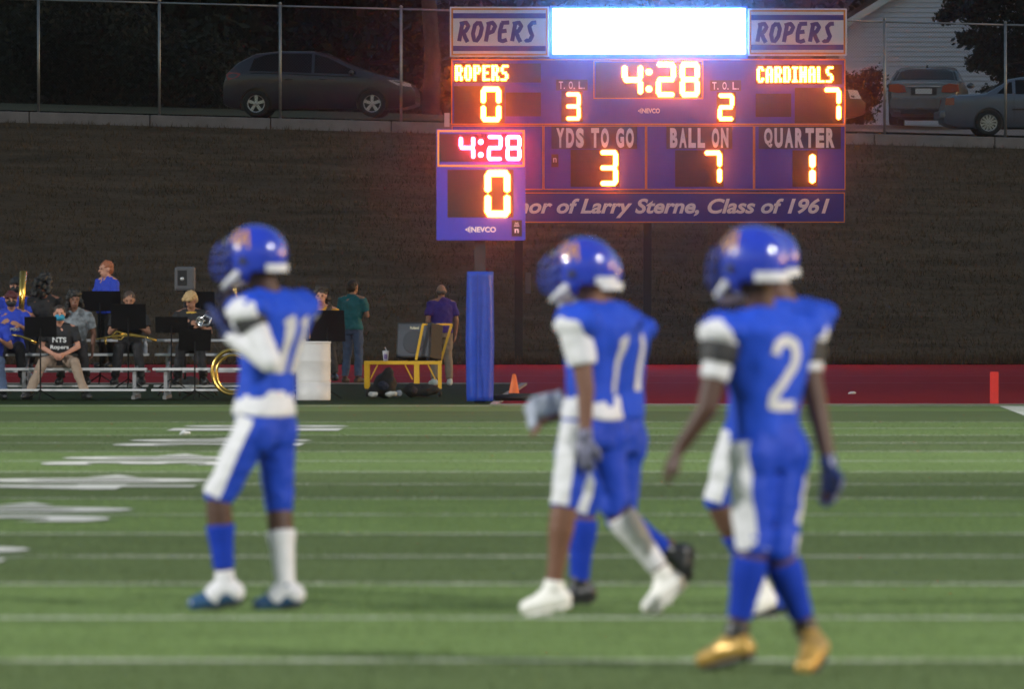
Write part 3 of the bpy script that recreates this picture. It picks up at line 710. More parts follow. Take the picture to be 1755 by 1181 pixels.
def player(label, d0, f, pts, number, skin, spec, hf=None, tilt=0.):
    """pts: joint -> (px, py, depth offset)."""
    J = {k: W(v[0], v[1], d0 + (v[2] if len(v) > 2 else 0)) for k, v in pts.items()}
    f = Vector((f[0], f[1], 0)).normalized(); l = UP.cross(f)
    hf = Vector((*hf, 0)).normalized() if hf else f
    base = Vector((J['pelvis'].x, J['pelvis'].y, 0))
    root = thing('person', base, label, 'person', 'football players on the field')
    hc = J['head']; C = J['chest']; J['shL'] = J['shL'] if 'shL' in J else C + l * .19 + UP * .06; J['shR'] = J['shR'] if 'shR' in J else C - l * .19 + UP * .06
    sk = skin_mat(*skin); VX = .009
    # body
    b = MB(); head_prims(b, hc - UP * .015, hf, .98); b.cap(hc - UP * .07 - hf * .02, C + UP * .10, .056, .066)
    rr, ax, fw = torso_rings(J, l, f, -.03); b.loft(rr)
    for s in 'LR':
        b.cap(C + UP * .05, J['sh' + s], .07, .06)
        b.cap(J['sh' + s], J['el' + s], .056, .043); b.cap(J['el' + s], J['wr' + s], .043, .029); b.ell(J['sh' + s].lerp(J['el' + s], .4), l * .055, f * .056, UP * .09)
        pn = spec.get('palm' + s, f * -.3 + (l * -1 if s == 'L' else l)); hand(b, J['wr' + s], J['ha' + s], pn, 1.08, spec.get('curl', .5), 1 if s == 'L' else -1)
        b.cap(J['hip' + s], J['kn' + s], .088, .058); calf(b, J['kn' + s], J['an' + s], 0, f); b.cap(J['an' + s] + UP * .03, J['an' + s], .036, .036)
        foot_prims(b, J['an' + s], J['toe' + s], -.006, 1, J.get('he' + s))
    body = link_mesh('body', remesh(b, VX, 3), sk, root, True)
    # jersey with shoulder pads
    j = MB(); e = .026; pl, ch = J['pelvis'], C; top = ch + ax * .10
    hem = spec.get('hem', .16)
    R = lambda c, a, bb: (c, l * a, fw * bb)
    j.loft([R(pl.lerp(ch, hem), .150, .122), R(pl.lerp(ch, .45), .152, .122), R(pl.lerp(ch, .75), .176, .142), R(ch, .198, .162), R(ch + ax * .07, .225, .165), R(ch + ax * .125, .190, .130), R(ch + ax * .165, .105, .09)], 28)
    for s in 'LR':
        sg = l if s == 'L' else -l; sh = J['sh' + s]; out = sg * .045 + ax * .02
        j.ell(sh + sg * .005 + ax * .025, sg * .092 + ax * -.02, f * .125, ax * .075 + sg * .02, 16, 10)
        dirn = (J['el' + s] - sh).normalized()
    jme = remesh(j, VX, 3, .024, 6.5, (1, 1, .6)); jb = bvh_of(jme); jo = link_mesh('jersey', jme, jm, root, True)
    mb = MB()
    for s in 'LR':                                                   # sleeves with white cap
        sg = l if s == 'L' else -l; sh = J['sh' + s]; el = J['el' + s]; q = MB(); dirn = (el - sh).normalized(); ln = spec.get('slv', .40)
        q.ell(sh + sg * .034 + ax * .008, sg * .066 + ax * -.03, f * .098, ax * .058 + sg * .03, 16, 10)
        q.frus(sh + sg * .010 - dirn * .02, sh.lerp(el, ln) , .086, .070)
        link_mesh('sleeve', remesh(q, VX, 3, .006, 14), wf, root, True)
        if spec.get('cuff'):
            q = MB(); q.frus(sh.lerp(el, ln - .22) + sg * .006, sh.lerp(el, ln + .06), .087, .077); link_mesh('sleeve_cuff', remesh(q, VX, 2, .004, 16), blk, root, True)
        if spec.get('arm' + s):
            q = MB(); a0, a1 = spec['arm' + s]
            if a0 < 1: q.frus(sh.lerp(el, a0), sh.lerp(el, min(1, a1)), .068 - .008 * a0, .055)
            if a1 > 1: q.cap(sh.lerp(el, .9), el, .055, .053); q.frus(el - (J['wr'+s]-el)*.05, el.lerp(J['wr' + s], a1 - 1), .053, .038)
            link_mesh('arm_sleeve', remesh(q, VX, 3, .004, 16), wf, root, True)
        if spec.get('glove' + s):
            q = MB(); hand(q, J['wr' + s], J['ha' + s], spec.get('palm' + s, f * -.3 + (l * -1 if s == 'L' else l)), 1.2, spec.get('curl', .5), 1 if s == 'L' else -1); q.frus(J['wr'+s].lerp(J['el'+s], .16), J['wr'+s].lerp(J['ha'+s], .1), .038, .036)
            link_mesh('glove', remesh(q, .007, 2), spec['glove' + s], root, True)
    # pants with side stripe
    p = MB(); p.loft([R(pl - ax * .13, .14, .105), R(pl - ax * .02, .164, .126), R(pl.lerp(ch, .22), .142, .112)], 24)
    for s in 'LR':
        p.cap(J['hip' + s], J['hip' + s].lerp(J['kn' + s], .55), .098, .084); p.frus(J['hip' + s].lerp(J['kn' + s], .3), J['kn' + s].lerp(J['an' + s], .05), .092, .066); p.cap(J['kn' + s].lerp(J['hip' + s], .1), J['kn' + s], .07, .069)
        p.ell(J['hip' + s].lerp(J['kn' + s], .05) - f * .040, l * .082, f * .080, UP * .12)
    pme = remesh(p, VX, 5, .007, 11, (1, 1, 1.6)); pb = bvh_of(pme); po = link_mesh('pants', pme, pm_, root, True)
    for s in 'LR':
        sg = l if s == 'L' else -l; a, bq = J['hip' + s] + UP * .03, J['kn' + s].lerp(J['an' + s], .05)
        yv = (bq - a); L = yv.length; yv.normalize(); xv = (f - yv * f.dot(yv)).normalized(); n0 = xv.cross(yv)
        if n0.dot(sg) < 0: xv = -xv
        q = []
        nst = 22
        for i in range(nst):
            t0, t1 = i / nst * L, (i + 1) / nst * L; sw = spec.get('stripe', .060); w0 = sw - .010 * i / nst; w1 = sw - .010 * (i + 1) / nst
            q.append((Vector((-w0, t0)), Vector((w0, t0)), Vector((w1, t1)), Vector((-w1, t1))))
        decal('side_stripe', q, a, xv, yv, pb, wf, po, .005, .4, 6)
    if spec.get('shirt', True):
        q = MB(); q.loft([R(pl.lerp(ch, .02), .178, .138), R(pl.lerp(ch, .12), .170, .134), R(pl.lerp(ch, .3), .146, .116)], 28)
        link_mesh('undershirt', remesh(q, VX, 2, .007, 12), wf, root, True)
    # socks, shoes
    for s in 'LR':
        for a0, a1, m in spec['sock' + s]:
            q = MB(); calf(q, J['kn' + s], J['an' + s], .010, f, False, a0, a1); link_mesh('sock', remesh(q, .008, 2, .002, 20), m, root, True)
        q = MB(); hl = foot_prims(q, J['an' + s] , J['toe' + s], .009, 1.0, J.get('he' + s)); q.frus(J['an' + s] + UP * .0, J['an' + s].lerp(J['kn' + s], .10), .050, .048)
        sho = link_mesh('shoe', remesh(q, .007, 2), spec['shoe' + s], root, True)
        toe = J['toe' + s]; dd = (toe - hl); dn = dd.normalized(); side = dn.cross(UP).normalized(); nu = side.cross(dn)
        q = MB(); q.loft([(hl.lerp(toe, t) - nu * .040 + dn * (-.03 if t == 0 else .015 if t == 1 else 0), side * wd, dn * .0001 + nu * .012) for t, wd in ((0, .028), (.15, .038), (.4, .037), (.75, .047), (1, .030))], 12)
        for t in (.1, .5, .85):
            for sd_ in (.025, -.025): q.frus(hl.lerp(toe, t) + side * sd_ - nu * .045, hl.lerp(toe, t) + side * sd_ - nu * .062, .009, .006, 8)
        q.build('sole', spec.get('sole', blk), sho, True)
        if spec.get('collar'):
            q = MB(); q.frus(J['an' + s].lerp(J['kn' + s], -.02), J['an' + s].lerp(J['kn' + s], .16), .054, .050); link_mesh('ankle_collar', remesh(q, .008, 2), kshoe, root, True)
        if spec.get('spat'):
            q = MB(); an, kn = J['an' + s], J['kn' + s]; q.frus(an.lerp(kn, .17), an.lerp(kn, -.06), .046, .054); q.cap(an, hl.lerp(toe, .52) + UP * .016, .052, .056); q.cap(an, hl + UP * .012, .052, .052)
            link_mesh('ankle_tape', remesh(q, .008, 3, .003, 18), wf, root, True)
    # back number
    if number:
        DG = {'1': [[(-.025, .10), (.0, .13), (.0, -.13)]], '2': [[(-.062, .075), (-.05, .115), (0, .135), (.05, .115), (.062, .07), (.05, .03), (-.055, -.085), (-.062, -.13), (.065, -.13)]]}
        for i, c in enumerate(number):
            off = (i - (len(number) - 1) / 2) * .105
            decal('back_number', strokes_quads([[(x * .88 + off, y) for x, y in s_] for s_ in DG[c]], .056 if c == '1' else .042), C - f * .05 + ax * spec.get('numz', -.10), -l, ax, jb, wn, jo, .006, .6, 4)
    # dark skin shows at the neck; helmet last
    helmet(root, hc + UP * .012, hf, tilt, 1.08, spec.get('nape', True))
    return root, J
wshoe = mat('shoe_white', (.62,.61,.58), .5, var=.1, vscale=20)
nshoe = mat('shoe_navy_gloss', (.02,.06,.14), .22, coat=.6)
kshoe = mat('shoe_black', (.012,.012,.016), .4, coat=.2)
gshoe = mat('shoe_gold', (.36,.22,.05), .38, .4, var=.15, vscale=25, coat=.25)
gnavy = mat('glove_navy', (.012,.022,.12), .4, var=.2, vscale=30, coat=.3)
gmix = mat('glove_black_white', (.10,.10,.16), .5, var=.95, vscale=28)
DK = ('deep_brown', (.055,.026,.018)); DK2 = ('dark_brown', (.090,.042,.028)); DK3 = ('warm_brown', (.120,.055,.034))
player('player in blue jersey number 11 raising a gloved hand to his facemask', 40.6, (-.8, .6),
   dict(head=(437, 438, -.02), chest=(467, 556), pelvis=(452, 714), elL=(463, 622, -.22), wrL=(387, 572, -.14), haL=(371, 520, -.10), elR=(440, 612, .12), wrR=(404, 540, .08), haR=(396, 488, .05),
        hipL=(437, 735, -.07), hipR=(472, 735, .07), knL=(373, 848, -.10), knR=(478, 868, .06), anL=(386, 1004, -.08), anR=(489, 1008, .02), toeL=(334, 1036, -.08), toeR=(446, 1038, .02)),
   '11', DK, dict(cuff=True, slv=.28, armL=(.15, 1.95), armR=(.15, 1.95), gloveL=gnavy, gloveR=gnavy, sockL=[(.33, .82, sockb)], sockR=[(.30, .95, wf)], shoeL=nshoe, shoeR=nshoe, spat=True, hem=.14, palmL=Vector((-.9, .3, 0)), palmR=Vector((-.5, -.6, 0))), hf=(-.93, .36))
player('player in blue jersey with white short sleeves and white shoes striding left', 39.9, (-.86, .5),
   dict(head=(1000, 460, -.02), chest=(1022, 580), pelvis=(1014, 720), elL=(1004, 668, -.20), wrL=(1003, 748, -.22), haL=(1000, 812, -.22), elR=(1002, 672, .16), wrR=(946, 715, .05), haR=(910, 735, .0),
        hipL=(992, 738, -.08), hipR=(1036, 738, .08), knL=(968, 860, -.12), knR=(1052, 868, .08), anL=(948, 1010, -.10), anR=(1138, 986, .14), toeL=(904, 1042, -.12), toeR=(1112, 1040, .12), heR=(1158, 998, .14)),
   '1', DK3, dict(slv=.62, gloveL=gmix, sockL=[], sockR=[(.12, .88, wf)], shoeL=wshoe, shoeR=wshoe, sole=wshoe, hem=.16, palmL=Vector((.5, .8, 0)), palmR=Vector((.3, 0, -1)), numz=-.13), hf=(-.93, .36))
player('player in blue jersey with blue socks and black shoes walking behind the white-sleeved player', 41.3, (-.86, .5),
   dict(head=(1012, 470), chest=(1052, 590), pelvis=(1058, 732), elL=(1040, 680, -.16), wrL=(1050, 750, -.18), haL=(1046, 800, -.18), elR=(1030, 680, .2), wrR=(1000, 740, .2), haR=(980, 770, .2),
        hipL=(1042, 750, -.07), hipR=(1072, 750, .07), knL=(1000, 872, -.05), knR=(1062, 892, .08), anL=(993, 1000, -.03), anR=(1146, 946, .12), toeL=(972, 1026, -.04), toeR=(1168, 990, .12), heR=(1172, 946, .12)),
   '1', DK2, dict(slv=.5, sockL=[(.14, .98, sockb)], sockR=[(.12, .98, sockb)], shoeL=kshoe, shoeR=kshoe, shirt=False, hem=.10), hf=(-.9, .4))
player('player in blue jersey number 2 and gold shoes with his back turned', 34.0, (-.56, .83),
   dict(head=(1290, 449, -.02), chest=(1308, 598), pelvis=(1314, 752), elL=(1212, 700, -.16), wrL=(1163, 772, -.14), haL=(1132, 822, -.14), elR=(1402, 706, .06), wrR=(1421, 798, -.02), haR=(1424, 874, -.04),
        hipL=(1288, 772, -.05), hipR=(1346, 772, .05), knL=(1291, 936, -.08), knR=(1334, 944, -.05), anL=(1262, 1092, -.06), anR=(1384, 1086, .06), toeL=(1208, 1131, .05), toeR=(1378, 1144, -.18), heR=(1404, 1110, .0)),
   '2', DK, dict(cuff=True, slv=.34, armL=(.35, .62), armR=(.35, .5), gloveR=gnavy, sockL=[(.13, .80, sockb)], sockR=[(.13, .80, sockb)], shoeL=gshoe, shoeR=gshoe, sole=kshoe, collar=True, stripe=.078, shirt=False, hem=.02, numz=-.10), hf=(-.72, .69))
player('player in blue jersey with white shoes half hidden behind jersey number 2', 39.5, (-.8, .6),
   dict(head=(1314, 445), chest=(1352, 572), pelvis=(1292, 735), elL=(1335, 680, -.16), wrL=(1340, 750, -.1), haL=(1340, 800, -.1), elR=(1370, 670, .2), wrR=(1350, 740, .2), haR=(1345, 790, .2),
        hipL=(1268, 755, -.05), hipR=(1306, 755, .08), knL=(1230, 856, -.06), knR=(1318, 868, .1), anL=(1292, 986, .05), anR=(1344, 1005, .12), toeL=(1284, 1044, .02), toeR=(1312, 1040, .12), heL=(1316, 1030, .06)),
   '', DK2, dict(slv=.5, sockL=[(.45, .98, sockb)], sockR=[(.2, .98, sockb)], shoeL=wshoe, shoeR=mat('shoe_blue', (.02,.07,.5), .4), shirt=False, hem=.05, nape=True), hf=(-.86, .5))
# towel glove held by the white sleeved player
gl = W(931, 696, 39.93); q = MB()
q.ell(gl + Vector((0, 0, .0)), Vector((.085, 0, .03)), Vector((0, .035, 0)), Vector((-.02, 0, .055))); q.ell(gl + Vector((-.045, 0, -.045)), Vector((.035, 0, -.01)), Vector((0, .03, 0)), Vector((.01, 0, .07)))
q.ell(gl + Vector((.075, .0, .02)), Vector((.03, 0, .03)), Vector((0, .03, 0)), Vector((-.02, 0, .05)))
o = link_mesh('towel', remesh(q, .009, 3, .012, 16), mat('towel_grey', (.30,.33,.42), .8, var=.4, vscale=14), None, True)
tag(o, 'crumpled grey-blue towel held in the fist of a player with white short sleeves', 'towel')

# ------------------------------------------------------------------ people behind the end zone
def bandsman(label, J, f, skin, top, trousers, hair=None, hairstyle='short', hf=None, mask=None, shoes=None, long_slv=False, group='band members and helpers behind the end zone', collar=None, k=1.):
    f = Vector((f[0], f[1], 0)).normalized(); l = UP.cross(f); hf = Vector(hf).normalized() if hf else f
    base = Vector((J['pelvis'].x, J['pelvis'].y, min(J['anL'].z, J['anR'].z) - .08)); root = thing('person', base, label, 'person', group)
    sk = skin_mat(*skin); VX = .013; hc = J['head']; C = J['chest']
    b = MB(); hl, hu = head_prims(b, hc, hf); b.cap(hc - UP * .07 - hf * .015, C + UP * .12, .052, .058)
    rr, ax, fw = torso_rings(J, l, f); b.loft(rr)
    for s in 'LR':
        b.cap(C + UP * .17, J['sh' + s] + UP * .01, .045, .05); b.cap(C + UP * .06, J['sh' + s], .06, .052); b.cap(J['sh' + s], J['el' + s], .050, .040); b.cap(J['el' + s], J['wr' + s], .040, .028)
        hand(b, J['wr' + s], J['wr' + s] + (J['ha' + s] - J['wr' + s]).normalized() * .17, f * .2 + (l * -1 if s == 'L' else l), 1.1, .6, 1 if s == 'L' else -1)
        b.cap(J['hip' + s], J['kn' + s], .082, .058); calf(b, J['kn' + s], J['an' + s], 0, f); foot_prims(b, J['an' + s], J['toe' + s], -.006)
    link_mesh('body', remesh(b, .010, 2), sk, root, True)
    j = MB(); R = lambda c, a, bb: (c, l * a, fw * bb); pl = J['pelvis']
    j.loft([R(pl - ax * .04, .190, .150), R(pl.lerp(ch_ := C, .3), .172, .140), R(pl.lerp(C, .75), .188, .146), R(C, .198, .142), R(C + ax * .07, .180, .12), R(C + ax * .125, .085, .075)], 22)
    for s in 'LR':
        j.cap(C + UP * .155, J['sh' + s] - UP * .005, .058, .062); j.cap(C + UP * .05, J['sh' + s] - UP * .02, .075, .066)
        if long_slv: j.cap(J['sh' + s], J['el' + s], .07, .055); j.frus(J['el' + s], J['el' + s].lerp(J['wr' + s], .9), .055, .042)
        else: j.frus(J['sh' + s] - (J['el' + s] - J['sh' + s]) * .1, J['sh' + s].lerp(J['el' + s], .72), .070, .070)
    jme = remesh(j, VX, 3, .018, 8); jbv = bvh_of(jme); jo = link_mesh('shirt', jme, top, root, True)
    p = MB(); p.loft([R(pl - ax * .12, .14, .11), R(pl - ax * .01, .182, .142), R(pl.lerp(C, .18), .165, .13)], 20)
    for s in 'LR':
        p.cap(J['hip' + s], J['kn' + s], .098, .076); p.frus(J['kn' + s], J['an' + s].lerp(J['kn' + s], .06), .076, .062); p.cap(J['kn' + s], J['kn' + s].lerp(J['an' + s], .3), .076, .074)
    link_mesh('trousers', remesh(p, VX, 3, .013, 9), trousers, root, True)
    for s in 'LR':
        q = MB(); foot_prims(q, J['an' + s], J['toe' + s], .010); so_ = link_mesh('shoe', remesh(q, .011, 2), shoes or kshoe, root, True)
    T = lambda a, b_, c_: hc + hf * a + hl * b_ + hu * c_
    for s in (1, -1):
        MB().ell(T(.082, s * .032, .014), hf * .012, hl * .014, hu * .008, 8, 6).build('eye', mat('eye_dark', (.02,.015,.012), .3), root, True)
    if not mask: MB().ell(T(.088, 0, -.064), hf * .010, hl * .026, hu * .006, 8, 6).build('mouth', mat('lip', (.20,.06,.05), .5), root, True)
    if mask:
        q = MB(); q.ell(T(.045, 0, -.045), hl * .076, hf * .080, hu * .055, 16, 10); link_mesh('face_mask', remesh(q, .010, 2), mask, root, True)
    if hair:
        q = MB()
        if hairstyle == 'short': q.ell(T(-.022, 0, .048), hl * .086, hf * .098, hu * .085); q.ell(T(-.05, 0, .0), hl * .080, hf * .065, hu * .085)
        elif hairstyle == 'fringe':
            q.ell(T(-.01, 0, .055), hl * .092, hf * .110, hu * .082); q.ell(T(-.05, 0, .0), hl * .085, hf * .065, hu * .085)
            for i in range(7): q.ell(T(.075, -.06 + .02 * i, .05), hf * .03, hl * .022, hu * .03, 8, 6)
        elif hairstyle == 'bald': q.ell(T(-.055, 0, -.005), hl * .082, hf * .055, hu * .045)
        elif hairstyle == 'cap':
            q.ell(T(-.01, 0, .05), hl * .090, hf * .108, hu * .085); q.ell(T(.10, 0, .045), hl * .07, hf * .06, hu * .010)
        else:   # long curls / big hair
            sz = 1.35 if hairstyle == 'big' else 1.0
            for i in range(46):
                a = rng.uniform(0, 2 * pi); zz = rng.uniform(-.24 if hairstyle == 'long' else -.10, .12) ; rad = (.095 if zz > -.05 else .12) * sz
                x = cos(a) * rad; y = sin(a) * rad
                if x > .045 and zz < .07: continue
                sc = max(.45, 1 - max(0, zz - .03) * 5)
                q.ell(T(x * sc - .01, y * sc, zz * sz), hf * .042, hl * .042, hu * .048, 8, 6)
            q.ell(T(-.015, 0, .05), hl * .085, hf * .095, hu * .085)
        link_mesh('cap' if hairstyle == 'cap' else 'hair', remesh(q, .010, 2 if hairstyle in ('long', 'big', 'fringe') else 3, .010, 28), hair, root, True)
    if collar: MB().tube([C + UP * .115 + (f * cos(a) * .075 + l * sin(a) * .085) for a in np.linspace(0, 2*pi, 17)[:-1]], .022, 6, closed=True).build('collar', collar, root, True)
    return root, jbv, jo, T
def standing(x, y, z, f, h=1.75, arms='down', lean=0.):
    k = h / 1.75; f = Vector((f[0], f[1], 0)).normalized(); l = UP.cross(f); B_ = Vector((x, y, z)); P_ = lambda a, b, c: B_ + (f * a + l * b + UP * c) * k
    J = dict(head=P_(.03 + lean, 0, 1.585), chest=P_(0 + lean * .6, 0, 1.28), pelvis=P_(0, 0, .93), hipL=P_(0, .09, .90), hipR=P_(0, -.09, .90), knL=P_(.03, .11, .50), knR=P_(.02, -.11, .50), anL=P_(-.02, .13, .09), anR=P_(-.05, -.13, .09),
             toeL=P_(.13, .16, .045), toeR=P_(.10, -.16, .045), shL=P_(lean * .6, .19, 1.38), shR=P_(lean * .6, -.19, 1.38))
    if arms == 'hold': J.update(elL=P_(.05, .25, 1.12), elR=P_(.05, -.25, 1.12), wrL=P_(.27, .12, 1.15), wrR=P_(.27, -.12, 1.15), haL=P_(.40, .05, 1.2), haR=P_(.40, -.05, 1.2))
    else: J.update(elL=P_(-.03, .25, 1.10), elR=P_(-.03, -.25, 1.10), wrL=P_(.04, .25, .86), wrR=P_(.04, -.25, .86), haL=P_(.06, .24, .70), haR=P_(.06, -.24, .70))
    return J
def seated(x, y, zs, zf, f, arms='knees', lean=.05, spread=.13, k=1., leg=.42):
    f = Vector((f[0], f[1], 0)).normalized(); l = UP.cross(f); B_ = Vector((x, y, 0)); P_ = lambda a, b, c: B_ + f * a * k + l * b * k + UP * (zs + c * k)
    Q_ = lambda a, b, c: B_ + f * a * k + l * b * k + UP * (zf + c)
    J = dict(head=P_(.06 + lean, 0, .76), chest=P_(.02 + lean * .6, 0, .46), pelvis=P_(0, 0, .11), hipL=P_(.02, .09, .09), hipR=P_(.02, -.09, .09), knL=P_(leg, spread, .08), knR=P_(leg, -spread, .08),
             anL=Q_(leg - .02, spread + .06, .09), anR=Q_(leg - .02, -spread - .06, .09), toeL=Q_(leg + .14, spread + .09, .045), toeR=Q_(leg + .14, -spread - .09, .045), shL=P_(.02 + lean * .6, .19, .55), shR=P_(.02 + lean * .6, -.19, .55))
    if arms == 'knees': J.update(elL=P_(.10, .26, .30), elR=P_(.10, -.26, .30), wrL=P_(.30, .07, .19), wrR=P_(.30, -.07, .19), haL=P_(.42, .0, .16), haR=P_(.42, -.0, .16))
    elif arms == 'hold': J.update(elL=P_(.12, .27, .30), elR=P_(.12, -.27, .30), wrL=P_(.34, .13, .40), wrR=P_(.34, -.12, .42), haL=P_(.44, .05, .45), haR=P_(.44, -.05, .48))
    else: J.update(elL=P_(.0, .27, .28), elR=P_(.0, -.27, .28), wrL=P_(.1, .26, .04), wrR=P_(.1, -.26, .04), haL=P_(.14, .25, -.08), haR=P_(.14, -.25, -.08))
    return J
FAIR = ('fair', (.48,.24,.17)); TAN = ('tan', (.34,.17,.11)); MID = ('mid_brown', (.19,.09,.06))
bshirt = mat('shirt_royal_blue', (.015,.045,.42), .8, var=.08, vscale=10); kshirt = mat('shirt_black', (.010,.011,.014), .8, var=.2, vscale=10)
khaki = mat('trousers_khaki', (.27,.20,.15), .8, var=.12, vscale=9); jeans = mat('trousers_denim', (.055,.085,.16), .85, var=.25, vscale=12); dark = mat('trousers_black', (.012,.012,.015), .8)
plaid = mat('shirt_plaid', (.16,.18,.20), .8, var=.95, vscale=13)
hr = lambda n, c: mat('hair_' + n, c, .6, var=.25, vscale=40)
YB = 119.9                                          # front bleacher seat
X = lambda px, d: (px - 877.5) * d / F
R1, R2, R3 = (YB, .45, .0), (YB + .68, .65, .20), (YB + 1.36, .85, .40)
def seat(px, row, **kw):
    y, zs, zf = row; return seated(X(px, y), y, zs, zf, kw.pop('f', (0, -1)), **kw)
def shirt_print(txts, J, f, jme, jo, m):
    bv = jme; f = Vector((f[0], f[1], 0)).normalized(); l = UP.cross(f)
    for t, (wx, hy), dz in txts:
        vs, fs = text_polys(t, .03); x0 = min(v[0] for v in vs); x1 = max(v[0] for v in vs); y0 = min(v[1] for v in vs); y1 = max(v[1] for v in vs); mb = MB(); pv = []
        for x, y in vs:
            P_ = J['chest'] + l * (((x - x0) / (x1 - x0) - .5) * wx) + UP * (dz + (y - y0) / (y1 - y0) * hy); h = bv.ray_cast(P_ + f * .6, -f)
            pv.append((h[0] if h[0] else P_ + f * .15) + f * .005)
        me = bpy.data.meshes.new('shirt_print'); me.from_pydata([tuple(p) for p in pv], [], fs); link_mesh('shirt_print', me, m, jo)
PR = mat('shirt_print_white', (.65,.68,.7), .7)
J = seat(103, R1, arms='knees', spread=.22, leg=.40, lean=.10); J['anL'] += Vector((.10, -.08, 0)); J['toeL'] += Vector((.14, -.10, 0)); J['anR'] += Vector((-.14, -.1, 0)); J['toeR'] += Vector((-.18, -.12, 0))
r_, jme, jo, T = bandsman('seated boy in black T-shirt and khaki trousers with a teal face mask', J, (0, -1), FAIR, kshirt, khaki, hr('dark_brown', (.03,.018,.012)), 'short', (.08, -1, .0), mat('mask_teal', (.02,.26,.42), .7))
shirt_print([('NTS', (.20, .075), -.10), ('Ropers', (.26, .075), -.21)], J, (0, -1), jme, jo, PR)
J = seat(20, R2, arms='hold'); r_, jme, jo, T = bandsman('band member in blue T-shirt with black mask and reddish hair beside the trombone bell', J, (.1, -1), TAN, bshirt, dark, hr('dark_red', (.07,.012,.012)), 'fringe', None, blk)
shirt_print([('ROPERS', (.22, .045), -.14)], J, (.1, -1), jme, jo, PR)
bandsman('band member in dark cap and black mask on the top plank', seat(28, R3, arms='hold'), (0, -1), FAIR, bshirt, dark, blk, 'cap', None, blk)
bandsman('band member with a big cloud of black hair in dark clothes on the bleachers', seat(77, R3, arms='down', lean=.12), (.3, -1), MID, kshirt, dark, hr('black', (.010,.009,.009)), 'big', (.7, .6, 0))
bandsman('smiling woman with long dark curls in a grey plaid shirt on the bleachers', seat(128, R2, arms='down'), (.15, -1), MID, plaid, dark, hr('black', (.010,.009,.009)), 'long', (.2, -1, 0), long_slv=False)
bandsman('man with short red hair in a royal blue T-shirt on the top bleacher plank', standing(X(184, R3[0] + .3), R3[0] + .3, .42, (-.75, -.65), 1.58, 'hold'), (-.75, -.65), FAIR, bshirt, dark, hr('red', (.28,.09,.04)), 'short', (-.9, -.45, -.05))
bandsman('band member in black holding a gold horn across the lap behind a music stand', seat(222, R2, arms='hold'), (-.1, -1), TAN, kshirt, dark, hr('brown', (.05,.03,.02)), 'short', (0, -1, -.25))
bandsman('blond band member in black with yellow collar bending over a music stand', seat(328, R2, arms='hold', lean=.14), (-.3, -1), TAN, kshirt, dark, hr('blond', (.42,.28,.13)), 'fringe', (-.6, -.8, -.55), collar=mat('collar_yellow', (.5,.32,.05), .8))
bandsman('band member in blue shirt and jeans with white sleeve stripes at the bleacher end', seat(-14, R1, arms='hold', lean=.12), (.6, -.8), TAN, bshirt, jeans, hr('brown', (.05,.03,.02)), 'short')
bandsman('sousaphone player in blue shirt, mostly hidden by jersey number 11', seat(452, R2, arms='hold'), (-.3, -1), TAN, bshirt, dark, hr('brown', (.05,.03,.02)), 'short')
bandsman('girl with long dark curly hair in a gold T-shirt behind a music stand', seat(551, (121.2, .70, .25), arms='hold'), (.1, -1), FAIR, mat('shirt_gold', (.60,.28,.02), .8, var=.08, vscale=9), dark, hr('dark_brown', (.03,.018,.012)), 'long', (-.15, -1, 0), shoes=kshoe)
tg = G(604, 656.5)
bandsman('bearded man in teal shirt and jeans with his back turned, beside the yellow cart', standing(tg.x, tg.y, -.01, (.45, .9), 1.78, 'hold'), (.45, .9), TAN, mat('shirt_teal', (.006,.115,.135), .8, var=.1, vscale=8), jeans, hr('dark_brown', (.03,.018,.012)), 'short', (.6, .8, .05), shoes=mat('shoe_brown', (.04,.02,.012), .6))
pg_ = G(757, 660)
bandsman('balding man in purple polo shirt and khaki trousers with his back turned, behind the amplifier', standing(pg_.x, pg_.y, -.01, (-.25, .97), 1.70, 'down'), (-.25, .97), TAN, mat('shirt_purple', (.045,.022,.21), .8, var=.1, vscale=8), khaki, hr('grey_brown', (.10,.07,.055)), 'bald', (.0, 1, .08), shoes=wshoe)

# ================================================================== BAND FURNITURE
alu = mat('aluminium_plank', (.62,.62,.64), .45, .35, var=.08, vscale=3)
aluf = mat('aluminium_frame', (.33,.33,.35), .5, .6, var=.1, vscale=5)
def bleacher(px0, px1, label):
    x0, x1 = X(px0, YB), X(px1, YB); r = thing('bleacher', ((x0 + x1) / 2, YB, 0), label, 'bleacher', 'low aluminium bleachers behind the end zone')
    for (y, zs, zf) in (R1, R2, R3):
        MB().box(((x0+x1)/2, y, zs - .02), (x1 - x0, .24, .038)).build('seat_plank', alu, r, bevel=.006)
        if zf > .05 or y == YB: 
            for k in range(2): MB().box(((x0+x1)/2, y - .40 + .17 * k - (.1 if y == YB else 0), (zf if zf > .05 else .15) - .012), (x1 - x0, .15, .03)).build('foot_plank', alu, r, bevel=.005)
    n = max(2, int((x1 - x0) / 1.3) + 1)
    for i in range(n):
        x = x0 + .18 + (x1 - x0 - .36) * i / (n - 1); f_ = MB()
        f_.box((x, YB + .58, .03), (.05, 1.95, .05))
        for (y, zs, zf) in (R1, R2, R3): f_.box((x, y, (zs - .042) / 2 + .025), (.05, .05, zs - .042 - .05))
        for (y0, z0, y1, z1) in ((YB - .48, .10, YB + 1.35, .34), (YB, .4, YB + 1.36, .78)): f_.tube([(x + .03, y0, z0), (x + .03, y1, z1)], .018, 6)
        f_.build('frame', aluf, r)
    return r
bleacher(-170, 252, 'longer low aluminium bleacher carrying the boy with the teal mask')
bleacher(262, 520, 'shorter low aluminium bleacher beside the white plastic barrel')
stand_m = mat('stand_black', (.004,.004,.005), .7, spec=.2)
